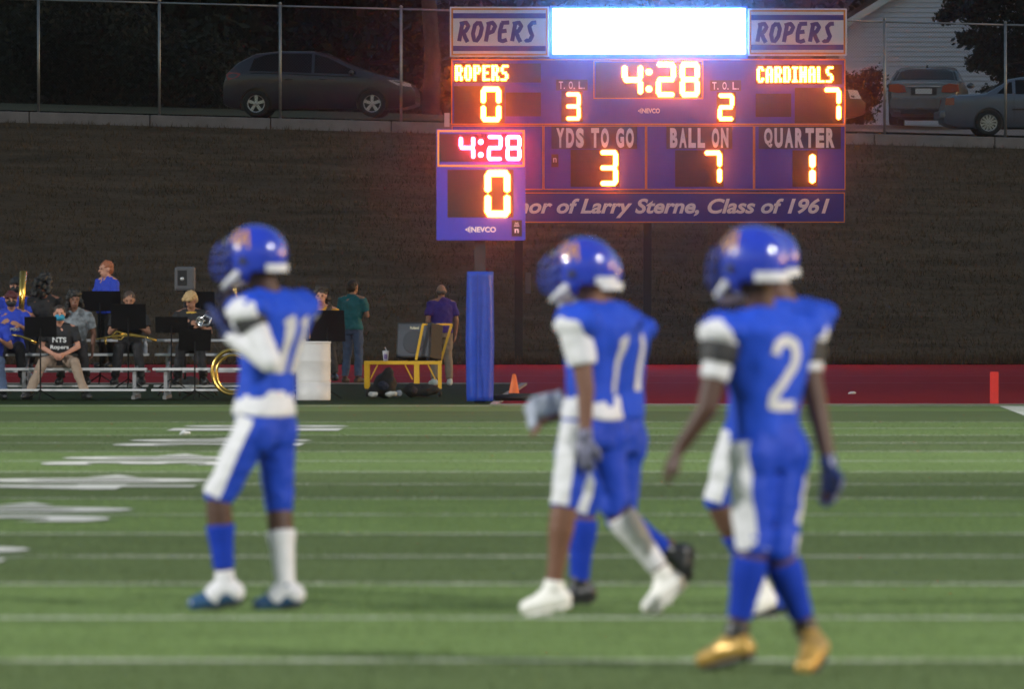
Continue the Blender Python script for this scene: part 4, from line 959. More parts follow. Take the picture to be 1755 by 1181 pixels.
def music_stand(px0, py0, px1, py1, y, zbase, label, yaw=0.):
    c = W((px0+px1)/2, (py0+py1)/2, y); w_ = (px1-px0) * y / F; h = (py1-py0) * y / F / .92
    r = thing('music_stand', (c.x, y, zbase), label, 'music stand', 'black music stands in front of the band')
    M_ = Matrix.Rotation(yaw, 3, 'Z') @ Matrix.Rotation(radians(22), 3, 'X')
    MB().box(c, (w_, .006, h), M_).build('desk', stand_m, r, bevel=.002)
    MB().box(c + M_ @ Vector((0, .03, -h/2)), (w_, .06, .006), M_).build('lip', stand_m, r)
    MB().tube([(c.x, y - .03, c.z - .02), (c.x, y - .03, zbase + .08)], .011, 8).build('pole', stand_m, r, True)
    for k in range(3):
        a = 2 * pi * k / 3 + .5; MB().tube([(c.x, y - .03, zbase + .14), (c.x + .22 * cos(a), y - .03 + .22 * sin(a), zbase + .015)], .009, 6).build('leg', stand_m, r, True)
music_stand(42, 543, 97, 577, 119.25, 0, 'music stand with black desk just left of the boy in the teal mask')
music_stand(136, 499, 207, 533, 120.9, .20, 'highest music stand with black desk in front of the man with red hair')
music_stand(190, 521, 250, 563, 120.0, .15, 'music stand with a tall black desk in front of the gold horn player')
music_stand(266, 543, 322, 570, 119.9, .15, 'music stand with black desk in front of the blond band member')
music_stand(306, 565, 362, 601, 119.1, 0, 'lowest music stand with black desk standing on the turf before the shorter bleacher', .2)
music_stand(318, 500, 368, 532, 121.9, .0, 'music stand with black desk behind the blond band member')
music_stand(531, 532, 591, 585, 120.2, 0, 'large music stand with black desk in front of the girl in gold', -.1)
# loudspeaker on a stand
c = W(317, 478, 123.0); sr = thing('loudspeaker', (c.x, 123, 0), 'grey moulded loudspeaker raised on a tripod pole behind the blond band member', 'loudspeaker')
gx = mat('speaker_grey', (.085,.085,.095), .55, var=.1, vscale=10)
q = MB(); q.box(c, (.30, .26, .36)); q.build('cabinet', gx, sr, bevel=.04)
MB().box(c + Vector((-.035, -.131, .015)), (.135, .012, .22)).build('grille', blk, sr, bevel=.01)
MB().lathe(c + Vector((-.035, -.135, .0)), [(.030, 0), (.026, .004), (.012, .010), (.002, .012)], 16, (0, -1, 0)).build('horn', mat('speaker_cone_pale', (.5,.5,.52), .3, .5), sr, True)
MB().tube([(c.x, 123, c.z - .18), (c.x, 123, .25)], .018, 10).build('pole', steel_black, sr, True)
for k in range(3): MB().tube([(c.x, 123, .75), (c.x + .5 * cos(2.1*k+.4), 123 + .5 * sin(2.1*k+.4), .015)], .014, 8).build('leg', steel_black, sr, True)
# instruments
brass = mat('brass', (.62,.40,.10), .22, .95, var=.06, vscale=8); silver = mat('silver_plate', (.6,.6,.62), .2, .95)
def horn(name, label, tubes, bell=None, m=brass):
    base = Vector(tubes[0][0][0]); r = thing(name, base, label, 'instrument', 'brass instruments of the band')
    for pts, rad in tubes: MB().tube(pts, rad, 10).build('tubing', m, r, True)
    if bell:
        p, d, L, rb = bell; MB().lathe(p, [(.012, 0), (.016, L*.4), (.03, L*.7), (rb*.6, L*.9), (rb, L), (rb*.97, L + .004), (rb*.55, L*.9), (.022, L*.7), (.008, L*.4)], 22, d).build('bell', m, r, True)
    return r
p = W(44, 530, 120.4)
horn('trombone', 'gold trombone held upright, its bright slide raised beside the black cap', [([W(36, 545, 120.6), W(38, 500, 120.7), W(40, 466, 120.8)], [.035, .05, .052])], None)
q = lambda x, y: W(x, y, 119.7)
horn('saxophone', 'small gold horn held by the band member with the black mask', [([q(20, 574), q(34, 576), q(50, 582), q(62, 588)], [.012, .014, .018, .028])])
q = lambda x, y: W(x, y, 120.1)
horn('trumpet', 'gold horn with shiny valves lying across the lap of the player in black', [([q(165, 582), q(195, 576), q(225, 574), q(250, 578), q(268, 584)], [.010, .016, .030, .014, .022]), ([q(190, 578), q(200, 568), q(215, 572), q(208, 582), q(192, 580)], .014), ([q(180, 580), q(182, 590)], .018)])
q = lambda x, y: W(x, y, 120.2)
horn('mellophone', 'silver horn held in front of the blond band member', [([q(345, 548), q(352, 540), q(362, 546), q(358, 556), q(348, 558)], .016)], (q(352, 550), (-.6, -.8, -.1), .12, .075), silver)
ring = [W(398 + 34 * cos(a), 638 + 38 * sin(a), 118.9 + .06 * a / 6) for a in np.linspace(-.6, 2 * pi + .9, 44)]
ring2 = [W(398 + 27 * cos(a), 640 + 31 * sin(a), 119.0 + .06 * a / 6) for a in np.linspace(-.6, 2 * pi + .9, 44)]
up = [ring[-1], W(418, 620, 119.1), W(410, 560, 119.2), W(404, 510, 119.2), W(402, 485, 119.15)]
horn('sousaphone', 'large gold sousaphone ring beside the elbow of jersey number 11', [(ring, .030), (ring2, .022), (up, .028)])
o = MB().lathe(W(113, 607, 119.2), [(.03, 0), (.031, .13), (.012, .17), (.012, .19)], 12).v
# water bottle standing on the second plank
bp = Vector((X(249, R2[0]), R2[0], R2[1])); bo = thing('water_bottle', bp, 'clear plastic water bottle standing on a bleacher plank', 'bottle')
MB().lathe(bp, [(.030, 0), (.033, .01), (.033, .13), (.014, .18), (.014, .195)], 14).build('bottle_body', mat('bottle_plastic', (.35,.37,.42), .15), bo, True)
MB().lathe(bp + Vector((0,0,.195)), [(.017, 0), (.017, .018)], 12).build('cap', wf, bo, True)
# white barrel
bg_ = G(537, 686.5); ba = thing('barrel', bg_, 'white plastic barrel with rolling hoops standing on the turf', 'barrel'); r0 = .243
pr = [(r0*.97, .0), (r0, .02), (r0*1.0, .25)]
for z in (.27, .55): pr += [(r0, z-.02), (r0*1.02, z), (r0*1.02, z+.02), (r0, z+.04)]
pr += [(r0, .78), (r0*.98, .81), (r0*.9, .825), (.002, .815)]
MB().lathe(bg_, pr, 36).build('drum', mat('barrel_white', (.60,.58,.57), .55, var=.08, vscale=6, bump=.1, bscale=10), ba, True)
MB().lathe(bg_ + Vector((0, 0, .80)), [(r0*1.0, 0), (r0*1.03, .005), (r0*1.03, .03), (r0*.93, .03), (r0*.93, .01)], 36, caps=False).build('rim', mat('barrel_white', ()), ba, True)
# yellow cart with amplifier
CD = 123.0; yel = mat('cart_yellow', (.80,.46,.02), .5, var=.06, vscale=8)
cw = lambda px, py, dy=0.: W(px, py, CD + dy)
x0, x1 = cw(624, 0).x, cw(757, 0).x; zt = cw(0, 619).z; ct = thing('equipment_cart', ((x0+x1)/2, CD + .3, 0), 'bright yellow steel cart with slanting back handle, carrying the amplifier', 'cart')
dp = .62
for nm, b_ in (('front_rail', ((x0+x1)/2, CD, zt - .025, x1-x0, .05, .05)), ('rear_rail', ((x0+x1)/2, CD + dp, zt - .025, x1-x0, .05, .05)), ('side_rail', (x0 + .025, CD + dp/2, zt - .025, .05, dp - .05, .05)), ('side_rail', (x1 - .025, CD + dp/2, zt - .025, .05, dp - .05, .05))):
    MB().box(b_[:3], b_[3:]).build(nm, yel, ct, bevel=.004)
MB().box(((x0+x1)/2, CD + dp/2, zt - .012), (x1 - x0 - .1, dp - .05, .018)).build('deck', mat('cart_deck', (.10,.10,.10), .7), ct)
for x in (x0 + .04, cw(714, 0).x, x1 - .03):
    for dy in (0, dp):
        MB().box((x, CD + dy, (zt - .05 + .13) / 2), (.075 if x < x1 - .05 else .05, .05, zt - .05 - .13)).build('leg', yel, ct, bevel=.004)
        cst = MB().lathe((x - .02, CD + dy, .055), [(.05, 0), (.055, .008), (.055, .03), (.05, .038)], 18, (1, 0, 0)).build('caster', blk, ct, True)
        MB().box((x, CD + dy, .122), (.06, .06, .012)).build('caster_plate', yel, cst)
for (xa, xb) in ((x0 + .09, x0 + .2), (x1 - .09, x1 - .2), (cw(714, 0).x - .06, cw(714, 0).x - .17)):
    MB().tube([(xa, CD + .002, .25), (xb, CD + .002, zt - .05)], .011, 6).build('brace', yel, ct)
h0, h1 = cw(713, 617), cw(725, 556); g0, g1 = cw(753, 626, dp), cw(774, 556, dp)
MB().tube([h0, h1], .026, 4).build('back_upright', yel, ct); MB().tube([g0, g1], .026, 4).build('back_upright', yel, ct); MB().tube([h1, g1], .018, 4).build('back_handle', yel, ct)
am = W(718, 617, CD); ac = Vector((cw(717, 0).x, CD + .30, zt)); A_ = thing('amplifier', ac, 'black keyboard amplifier with grey front grille standing on the yellow cart', 'amplifier')
aw, ah = .74, .52; Rm = Matrix.Rotation(radians(-24), 3, 'Z'); tl_ = Matrix.Rotation(radians(-6), 3, 'X')
Pa = lambda x, y, z: ac + Rm @ (tl_ @ Vector((x, y, z)))
q = MB(); q.box((0, 0, 0), (.56, .40, ah)); 
for i, v in enumerate(q.v): q.v[i] = Pa(v.x, v.y, v.z + ah/2 + .025)
q.build('cabinet', mat('amp_black', (.012,.011,.014), .6, var=.2, vscale=20), A_, bevel=.015)
q = MB(); q.box((0, 0, 0), (.50, .012, ah - .05))
for i, v in enumerate(q.v): q.v[i] = Pa(v.x, v.y - .205, v.z + ah/2 + .025)
gr_ = q.build('grille', mat('amp_grille', (.075,.085,.105), .6, .2, var=.15, vscale=60, bump=.3, bscale=200), A_, bevel=.006)
q = MB(); q.lathe((0, 0, 0), [(.17, 0), (.17, .003), (.155, .004), (.002, .004)], 28, (0, -1, 0))
for i, v in enumerate(q.v): q.v[i] = Pa(v.x, v.y - .2115, v.z + ah/2 + .0)
q.build('speaker_cone', mat('amp_cone', (.045,.052,.065), .7), gr_, True)
text_on('maker_badge', 'Roland', Pa(-.06, -.2125, ah - .075), Rm @ Vector((1, 0, 0)), tl_ @ UP, .14, .04, mat('badge_cream', (.75,.68,.45), .5), gr_, .03)
for sx in (-.22, .22):
    for sy in (-.15, .15): MB().lathe(Pa(sx, sy, 0), [(.02, 0), (.024, .03)], 10).build('foot', blk, A_)
cu = cw(661, 617, .12); cu.z = zt; cp = thing('drink_cup', cu, 'white takeaway cup with purple print and straw on the yellow cart', 'cup')
MB().lathe(cu, [(.034, 0), (.045, .13), (.045, .135)], 18).build('cup_body', mat('cup_white', (.62,.60,.64), .6), cp, True)
MB().lathe(cu + Vector((0,0,.135)), [(.049, 0), (.049, .010), (.040, .016), (.01, .018)], 18).build('lid', mat('cup_lid', (.5,.5,.52), .3), cp, True)
MB().tube([cu + Vector((.01, 0, .15)), cu + Vector((-.005, 0, .20))], .005, 6).build('straw', wf, cp)
q = MB()
for k in range(5): a = -pi/2 + (k - 2) * .3; q.add([cu + Vector((r_ * cos(a), r_ * sin(a), z)) for r_, z, a in ((.0385, .03, a - .1), (.0385, .03, a + .1), (.0445, .10 + .01 * (k % 2), a + .1), (.0445, .10 + .01 * (k % 2), a - .1))], [(0,1,2,3)])
q.build('cup_print', mat('cup_purple', (.12,.06,.30), .6), cp)
# bags below the cart
def bag(name, label, prims, m, trims=(), base=None, vx=.02):
    q = MB()
    for c_, a, b_, d_ in prims: q.ell(c_, a, b_, d_)
    r = thing(name, base, label, 'bag', 'bags on the turf under the yellow cart'); link_mesh('bag_body', remesh(q, vx, 3, .016, 9), m, r, True)
    for nm, c_, sz, m2 in trims:
        q = MB(); q.ell(c_, (sz[0], 0, 0), (0, sz[1], 0), (0, 0, sz[2])); link_mesh(nm, remesh(q, .012, 2, .012, 20), m2, r, True)
    return r
b0 = G(660, 681.5); bagm = mat('bag_black', (.012,.012,.014), .75, var=.3, vscale=12)
bag('backpack', 'upright black backpack with pale shoes beside it under the yellow cart', [(b0 + Vector((0, 0, .18)), (.17, 0, .05), (0, .13, 0), (-.04, 0, .19)), (b0 + Vector((.04, 0, .34)), (.09, 0, .0), (0, .09, 0), (0, 0, .10)), (b0 + Vector((-.12, -.02, .10)), (.13, 0, 0), (0, .1, 0), (0, 0, .09))], bagm,
    [('shoe', b0 + Vector((-.17, -.14, .045)), (.08, .05, .04), wshoe), ('shoe', b0 + Vector((.09, -.15, .05)), (.09, .05, .045), wshoe), ('front_pocket', b0 + Vector((-.02, -.10, .17)), (.09, .06, .07), mat('bag_navy', (.03,.035,.07), .8))], b0)
b1 = G(722, 681); bag('duffel_bag', 'long black duffel bag lying on the turf under the yellow cart', [(b1 + Vector((0, .02, .10)), (.28, 0, 0), (0, .12, 0), (0, 0, .10)), (b1 + Vector((-.15, 0, .10)), (.11, 0, 0), (0, .11, 0), (0, 0, .105))], bagm, [('side_pocket', b1 + Vector((-.10, -.10, .10)), (.05, .03, .06), mat('bag_maroon', (.05,.03,.03), .8))], b1)
pb_ = G(681, 681); q = MB(); q.ell(pb_ + Vector((0, 0, .045)), (.075, 0, .01), (0, .06, 0), (0, 0, .045)); o = link_mesh('crumpled_paper', remesh(q, .010, 1, .02, 22), mat('paper_pale', (.45,.46,.52), .8), None, True); tag(o, 'crumpled pale paper bag lying between the two black bags', 'paper')
for px, py, lb in ((1461, 676, 'small scrap of white paper lying on the red track'), (318, 746, 'small scrap of white litter lying on the turf among the yard numbers')):
    g_ = G(px, py); q = MB(); q.ell(g_ + Vector((0, 0, .02)), (.06, .02, 0), (0, .05, 0), (.01, 0, .02)); o = link_mesh('litter', remesh(q, .012, 1, .02, 25), mat('paper_white', (.7,.7,.72), .8), None, True); tag(o, lb, 'litter', 'scraps of litter')
b2 = G(325, 676); bag('instrument_bag', 'lumpy black bag with grey shoes under the shorter bleacher', [(b2 + Vector((0, .1, .14)), (.16, 0, 0), (0, .12, 0), (0, 0, .14))], bagm, [('shoe', b2 + Vector((0, -.06, .09)), (.11, .06, .06), mat('shoe_grey', (.3,.3,.31), .6))], b2)

# ================================================================== CARS
glass = mat('car_glass', (.004,.004,.006), .12, spec=.25)
tyre = mat('tyre', (.014,.014,.015), .85); rimm = mat('alloy_rim', (.45,.45,.48), .3, .7); chrome = mat('chrome', (.6,.6,.63), .15, .9)
redl = mat('tail_lamp', (.30,.010,.012), .2, coat=.5); headl = mat('head_lamp', (.5,.48,.5), .12, coat=.5)
def interp(tab, x):
    if x <= tab[0][0]: return tab[0][1]
    for (a, b), (c_, d_) in zip(tab, tab[1:]):
        if x <= c_: t = (x - a) / (c_ - a); return b + (d_ - b) * t
    return tab[-1][1]
def car(label, pos, yaw, col, L, Wd, top, belt, wheels, wr, side_windows, screens, lamps, name='parked_car', bottom=.20, spokes=5, plate=None, extra=None):
    """x runs from tail (0) to nose (L); top = roofline table, belt = shoulder line table (x, z)."""
    root = thing(name, pos, label, 'car', 'cars parked beyond the fence')
    M_ = Matrix.Rotation(yaw, 3, 'Z'); O_ = Vector(pos); T = lambda x, y, z: O_ + M_ @ Vector((x - L / 2, y, z))
    hw = lambda x: Wd / 2 * (1 - .16 * max(0, (x - (L - .9)) / .9) ** 2.2 - .13 * max(0, (.6 - x) / .6) ** 2.2)
    zr = max(z for _, z in top)
    def half(x, z):
        w0 = hw(x); zb = interp(belt, x)
        if z <= zb: t = max(0, (zb - z) / (zb - bottom)); return w0 * (1 - .075 * t ** 3 - .01 * (1 - t))
        return w0 * (.99 - .26 * ((z - zb) / (zr - zb)) ** 1.1)
    NX = 61; rings = []
    for i in range(NX):
        x = L * i / (NX - 1); zt_ = interp(top, x); bo_ = bottom + .10 * max(0, (x - (L - .5)) / .5) ** 2 + .12 * max(0, (.4 - x) / .4) ** 2
        zb = min(interp(belt, x), zt_ - .05); pr = [(half(x, bo_) * .80, bo_ - .02), (half(x, bo_) * .97, bo_)]
        for k in range(1, 7): z = bo_ + (zb - bo_) * k / 6; pr.append((half(x, z), z))
        for k in range(1, 6): z = zb + (zt_ - .045 - zb) * k / 5; pr.append((half(x, z), z))
        wtop = half(x, zt_ - .045)
        for k in (.96, .85, .62, .32): pr.append((wtop * k, zt_ - .045 * ((k - .3) / .7) ** 3 * .75))
        ring = [T(x, y, z) for y, z in pr] + [T(x, 0, zt_)] + [T(x, -y, z) for y, z in reversed(pr)]
        rings.append(ring)
    b = MB().rings(rings)
    cut = MB()
    for wx in wheels:
        for s in (1, -1): cut.lathe(T(wx, s * Wd * .5 + s * .1, wr), [(wr * 1.17, 0), (wr * 1.17, .34)], 36, M_ @ Vector((0, -s, 0)))
    co_ = bpy.data.objects.new('cutter', cut.mesh()); COL.objects.link(co_)
    def bo(o): m_ = o.modifiers.new('b', 'BOOLEAN'); m_.object = co_; m_.operation = 'DIFFERENCE'; m_.solver = 'EXACT'
    me = evaluate(b.mesh(), bo); bpy.data.objects.remove(co_)
    bodyo = link_mesh('body', me, col, root, True)
    mo = bodyo.modifiers.new('e', 'EDGE_SPLIT'); mo.split_angle = radians(38)
    MB().box(T(L/2, 0, .33), (L - .7, Wd - .5, .3), M_).build('underbody', blk, root)
    # windows: patches lying on the shell
    for poly in side_windows:
        for s in (1, -1):
            q = MB(); n_ = len(poly); cx = sum(p[0] for p in poly) / n_; cz = sum(p[1] for p in poly) / n_
            q.add([T(x, s * (half(x, z) + .006), z) for x, z in poly] + [T(cx, s * (half(cx, cz) + .006), cz)], [(i, (i + 1) % n_, n_) if s > 0 else ((i + 1) % n_, i, n_) for i in range(n_)]); q.build('side_window', glass, root)
    for nm, xa, xb in screens:
        q = MB(); rows = []
        for i in range(7):
            x = xa + (xb - xa) * i / 6; zt_ = interp(top, x); ww = half(x, zt_ - .045) * .93
            sl = (interp(top, x + .05) - interp(top, x - .05)) / .1; nrm = Vector((-sl, 0, 1)).normalized()
            rows.append([T(x + nrm.x * .010, ww * k, zt_ - .034 * (abs(k)) ** 3 + nrm.z * .010) for k in (-1, -.7, -.35, 0, .35, .7, 1)])
        vs = [p for r in rows for p in r]; q.add(vs, [(i*7+j, i*7+j+1, (i+1)*7+j+1, (i+1)*7+j) for i in range(6) for j in range(6)]); q.build(nm, glass, root, True)
    for nm, poly, m in lamps:                       # side-view outline wrapped round the corner
        for s in (1, -1):
            q = MB(); n_ = len(poly); q.add([T(x, s * (half(x, z) + .010), z) for x, z in poly] + [T(x, s * (half(x, z) - .10), z) for x, z in poly], [tuple(range(n_))] + [(i, i + n_, (i + 1) % n_ + n_, (i + 1) % n_) for i in range(n_)])
            xe = poly[0][0]; q.build(nm, m, root)
    for wx in wheels:
        for s in (1, -1):
            cc = T(wx, s * (Wd / 2 - .115), wr); ax = M_ @ Vector((0, s, 0))
            wh = MB().lathe(cc, [(wr * .62, -.10), (wr * .93, -.10), (wr, -.07), (wr, .07), (wr * .93, .10), (wr * .66, .095), (wr * .63, .07)], 34, ax, False).build('wheel', tyre, root, True)
            rm = MB(); rm.lathe(cc, [(wr * .64, .05), (wr * .66, .09), (wr * .60, .085), (wr * .58, .05)], 34, ax, False); rm.lathe(cc, [(wr * .16, .05), (wr * .16, .085), (wr * .05, .09)], 16, ax)
            u = M_ @ Vector((1, 0, 0))
            for k in range(spokes):
                a = 2 * pi * k / spokes + .3; dr = u * cos(a) + UP * sin(a); pe = ax.cross(dr); wa, wb = (.10, .075) if spokes < 8 else (.05, .05)
                rm.prism([cc + dr * wr * .1 + pe * wr * wa, cc + dr * wr * .1 - pe * wr * wa, cc + dr * wr * .6 - pe * wr * wb * 1.7, cc + dr * wr * .6 + pe * wr * wb * 1.7], ax * .06, ax * .082)
            rm.build('rim', rimm, wh); MB().lathe(cc, [(wr * .6, .01), (wr * .6, .02), (.01, .021)], 24, ax).build('brake_disc', mat('brake_dark', (.02,.02,.02), .6), wh)
    return root, T, half, M_
paint_d = mat('paint_grey_violet', (.034,.030,.048), .35, .3, coat=.6); paint_s = mat('paint_silver_grey', (.12,.125,.14), .35, .4, coat=.6); paint_b = mat('paint_pale_blue', (.13,.155,.22), .4, .35, coat=.5)
# hatchback, nose to the right
yh = 198.2; xh = X(552, yh)
r_, T, half, M_ = car('dark grey hatchback parked side-on behind the fence, nose towards the scoreboard', (xh, yh, hill_z(xh, yh) + .012), radians(-4), paint_d, 4.5, 1.77,
    [(0, .78), (.06, 1.02), (.35, 1.30), (.75, 1.50), (1.3, 1.56), (2.1, 1.555), (2.5, 1.47), (3.35, 1.10), (3.6, 1.02), (4.1, .90), (4.38, .78), (4.5, .62)], [(0, .95), (.8, 1.02), (2.0, .97), (3.4, .90), (4.5, .62)], (.78, 3.50), .315,
    [[(.62, 1.08), (.72, 1.36), (1.0, 1.46), (1.30, 1.49), (1.30, 1.06)], [(1.37, 1.06), (1.37, 1.49), (2.08, 1.48), (2.08, 1.03)], [(2.15, 1.03), (2.15, 1.47), (2.45, 1.39), (3.12, 1.06), (3.12, 1.0)]],
    [('rear_window', .16, .66), ('windscreen', 2.55, 3.30)], [('tail_lamp', [(.07, .98), (.14, 1.06), (.42, 1.02), (.36, .94), (.12, .86)], redl), ('head_lamp', [(4.42, .70), (4.40, .77), (4.10, .86), (3.86, .86), (4.10, .74)], headl)])
for s in (1, -1):
    MB().ell(T(3.02, s * (half(3.0, .9) + .07), 1.03), M_ @ Vector((.06, 0, 0)), M_ @ Vector((0, .09, 0)), Vector((0, 0, .065))).build('wing_mirror', paint_d, r_, True)
    for x in (1.55, 2.35): MB().tube([T(x - .09, s * (half(x, .88) + .016), .885), T(x + .09, s * (half(x, .88) + .016), .885)], .014, 6).build('door_handle', paint_d, r_, True)
    for x in (1.335, 2.115, 3.15): q = MB(); q.tube([T(x, s * (half(x, z) + .0015), z) for z in np.linspace(.34, 1.0, 8)], .004, 4); q.build('door_seam', blk, r_)
    MB().tube([T(x, s * (half(x, interp([(0,.95),(.8,1.02),(2.0,.97),(3.4,.90),(4.5,.62)], x) + .02) + .004), interp([(0,.95),(.8,1.02),(2.0,.97),(3.4,.90)], x) + .02) for x in np.linspace(.65, 3.2, 12)], .012, 5).build('belt_trim', blk, r_)
    MB().tube([T(x, s * half(x, interp([(2.1,1.555),(2.5,1.47),(3.35,1.10)], x) - .045) * .97, interp([(2.1,1.555),(2.5,1.47),(3.35,1.10)], x) - .020) for x in np.linspace(2.15, 3.3, 8)], .014, 5).build('windscreen_pillar', paint_d, r_, True)
MB().box(T(4.49, 0, .42), (.04, 1.2, .12), M_).build('grille', blk, r_)
# silver sedan on the driveway, tail towards the camera
ys_ = 206.0; xs_ = X(1592, ys_)
r_, T, half, M_ = car('silver sedan seen from behind on the driveway of the white house', (xs_, ys_, hill_z(xs_, ys_) + .02), radians(84), paint_s, 4.55, 1.80,
    [(0, .60), (.04, .96), (.10, 1.02), (.62, 1.06), (1.25, 1.36), (1.75, 1.44), (2.35, 1.43), (2.7, 1.34), (3.4, 1.02), (4.2, .84), (4.55, .6)], [(0, .90), (1.0, .97), (3.4, .90), (4.55, .6)], (.95, 3.6), .32,
    [[(1.10, 1.03), (1.40, 1.28), (1.95, 1.34), (1.95, 1.0)], [(2.02, 1.0), (2.02, 1.34), (2.45, 1.30), (3.1, 1.0)]], [('rear_window', .70, 1.28), ('windscreen', 2.72, 3.32)],
    [('head_lamp', [(4.45, .66), (4.3, .78), (4.0, .8), (4.2, .66)], headl)])
for s in (1, -1):
    q = MB(); q.prism([T(.0, s * y, z) for y, z in ((.42, .78), (.46, .93), (.62, .99), (.83, .96), (.85, .80), (.62, .76))], M_ @ Vector((-.012, 0, 0)), M_ @ Vector((.30, 0, 0))); q.build('tail_lamp', redl, r_)
    MB().ell(T(3.0, s * .98, 1.0), M_ @ Vector((.07, 0, 0)), M_ @ Vector((0, .10, 0)), Vector((0, 0, .07))).build('wing_mirror', paint_s, r_, True)
    MB().tube([T(x, s * half(x, interp([(.62,1.06),(1.25,1.36)], x) - .045) * .99, interp([(.62,1.06),(1.25,1.36)], x) - .018) for x in np.linspace(.66, 1.25, 6)], .013, 5).build('rear_pillar', chrome, r_, True)
MB().box(T(-.005, 0, .80), (.02, .62, .17), M_).build('plate_recess', blk, r_); MB().box(T(-.02, 0, .80), (.012, .40, .13), M_).build('number_plate', mat('plate_white', (.55,.54,.56), .5), r_)
MB().tube([T(-.012, -.40, .915), T(-.02, 0, .92), T(-.012, .40, .915)], .014, 6).build('boot_chrome_strip', chrome, r_, True)
q = MB(); q.prism([T(-.04, y, z) for y, z in ((-.80, .64), (.80, .64), (.84, .50), (.80, .36), (-.80, .36), (-.84, .50))], M_ @ Vector((0, 0, 0)), M_ @ Vector((.2, 0, 0))); q.build('rear_bumper', paint_s, r_, bevel=.03)
MB().box(T(-.03, 0, .30), (.1, 1.1, .10), M_).build('bumper_valance', blk, r_)
MB().lathe(T(1.5, 0, 1.40), [(.03, 0), (.02, .06), (.005, .08)], 8).build('roof_aerial', blk, r_, True)
# pale blue sedan side-on, tail to the left, running out of frame
yb_ = 198.6; xb_ = X(1612, yb_) + 2.45
r_, T, half, M_ = car('pale blue older sedan parked side-on behind the fence with a square red tail lamp', (xb_, yb_, hill_z(xb_, yb_) + .012), radians(2), paint_b, 4.9, 1.80,
    [(0, .62), (.05, .90), (.25, .97), (.95, 1.00), (1.55, 1.34), (1.9, 1.40), (2.75, 1.40), (3.1, 1.32), (3.65, 1.0), (4.5, .88), (4.9, .62)], [(0, .86), (1.2, .93), (3.6, .88), (4.9, .6)], (1.05, 3.85), .305,
    [[(1.24, .99), (1.54, 1.26), (1.60, 1.26), (1.60, .99)], [(1.68, .98), (1.68, 1.31), (2.45, 1.32), (2.45, .97)], [(2.53, .97), (2.53, 1.32), (3.0, 1.29), (3.45, .98)]], [('rear_window', 1.02, 1.50), ('windscreen', 3.15, 3.60)],
    [('tail_lamp', [(.03, .72), (.05, .88), (.24, .89), (.24, .72)], redl), ('head_lamp', [(4.8, .66), (4.7, .78), (4.5, .8), (4.55, .66)], headl)], spokes=12)
for s in (1, -1):
    MB().tube([T(x, s * (half(x, .62) + .006), .62) for x in np.linspace(.3, 4.4, 20) if abs(x - 1.05) > .4 and x < 3.4 and x > 1.3], .016, 5).build('rub_strip', blk, r_)
    for x in (1.95, 2.75): MB().tube([T(x - .09, s * (half(x, .84) + .016), .845), T(x + .09, s * (half(x, .84) + .016), .845)], .014, 6).build('door_handle', mat('handle_dark', (.04,.05,.07), .4), r_, True)
    for x in (1.64, 2.49): q = MB(); q.tube([T(x, s * (half(x, z) + .0015), z) for z in np.linspace(.34, .95, 8)], .004, 4); q.build('door_seam', blk, r_)
MB().box(T(-.03, 0, .50), (.14, 1.66, .18), M_).build('rear_bumper', paint_b, r_, bevel=.04)
# dark red car half hidden by the scoreboard
yr = 203.5; xr = X(1318, yr)
car('dark car mostly hidden behind the scoreboard, one pale lamp showing beside the shrub', (xr, yr, hill_z(xr, yr) + .02), radians(12), mat('paint_dark_red', (.06,.02,.022), .35, .3, coat=.5), 4.4, 1.75,
    [(0, .60), (.05, .95), (.6, 1.02), (1.2, 1.38), (1.7, 1.45), (2.4, 1.44), (2.7, 1.35), (3.3, 1.02), (4.1, .86), (4.4, .6)], [(0, .9), (1.0, .96), (3.3, .9), (4.4, .6)], (.9, 3.5), .31,
    [[(1.1, 1.02), (1.4, 1.30), (1.95, 1.35), (1.95, 1.0)], [(2.02, 1.0), (2.02, 1.35), (2.4, 1.32), (3.0, 1.0)]], [('rear_window', .68, 1.2), ('windscreen', 2.75, 3.25)], [('tail_lamp', [(.05, .8), (.08, .95), (.3, .95), (.3, .8)], redl), ('head_lamp', [(4.3, .66), (4.2, .86), (3.95, .88), (4.0, .66)], headl)])

# ================================================================== HOUSE
HD = 214.0; sid = mat('siding_white', (.52,.52,.64), .6, var=.06, vscale=1.5)
hp = lambda px, py: W(px, py, HD)
ho = thing('house', (hp(1560, 0).x, HD + 4, hill_z(9, HD)), 'white house with clapboard siding and a steep gable beyond the fence', 'house')
gz = hill_z(9, HD) - .1; apex = hp(1620, -70); el_ = hp(1438, 42); er_ = hp(1802, 42)
MB().add([(el_.x, HD + .06, gz), (er_.x, HD + .06, gz), (er_.x, HD + .06, el_.z), (apex.x, HD + .06, apex.z), (el_.x, HD + .06, el_.z), (el_.x, HD + 9, gz), (er_.x, HD + 9, gz), (er_.x, HD + 9, el_.z), (apex.x, HD + 9, apex.z), (el_.x, HD + 9, el_.z)],
         [(0,1,2,3,4), (9,8,7,6,5), (0,4,9,5), (1,6,7,2), (4,3,8,9), (3,2,7,8)]).build('wall_core', mat('sheathing', (.3,.3,.32), .9), ho)
hstep = .124; z = gz
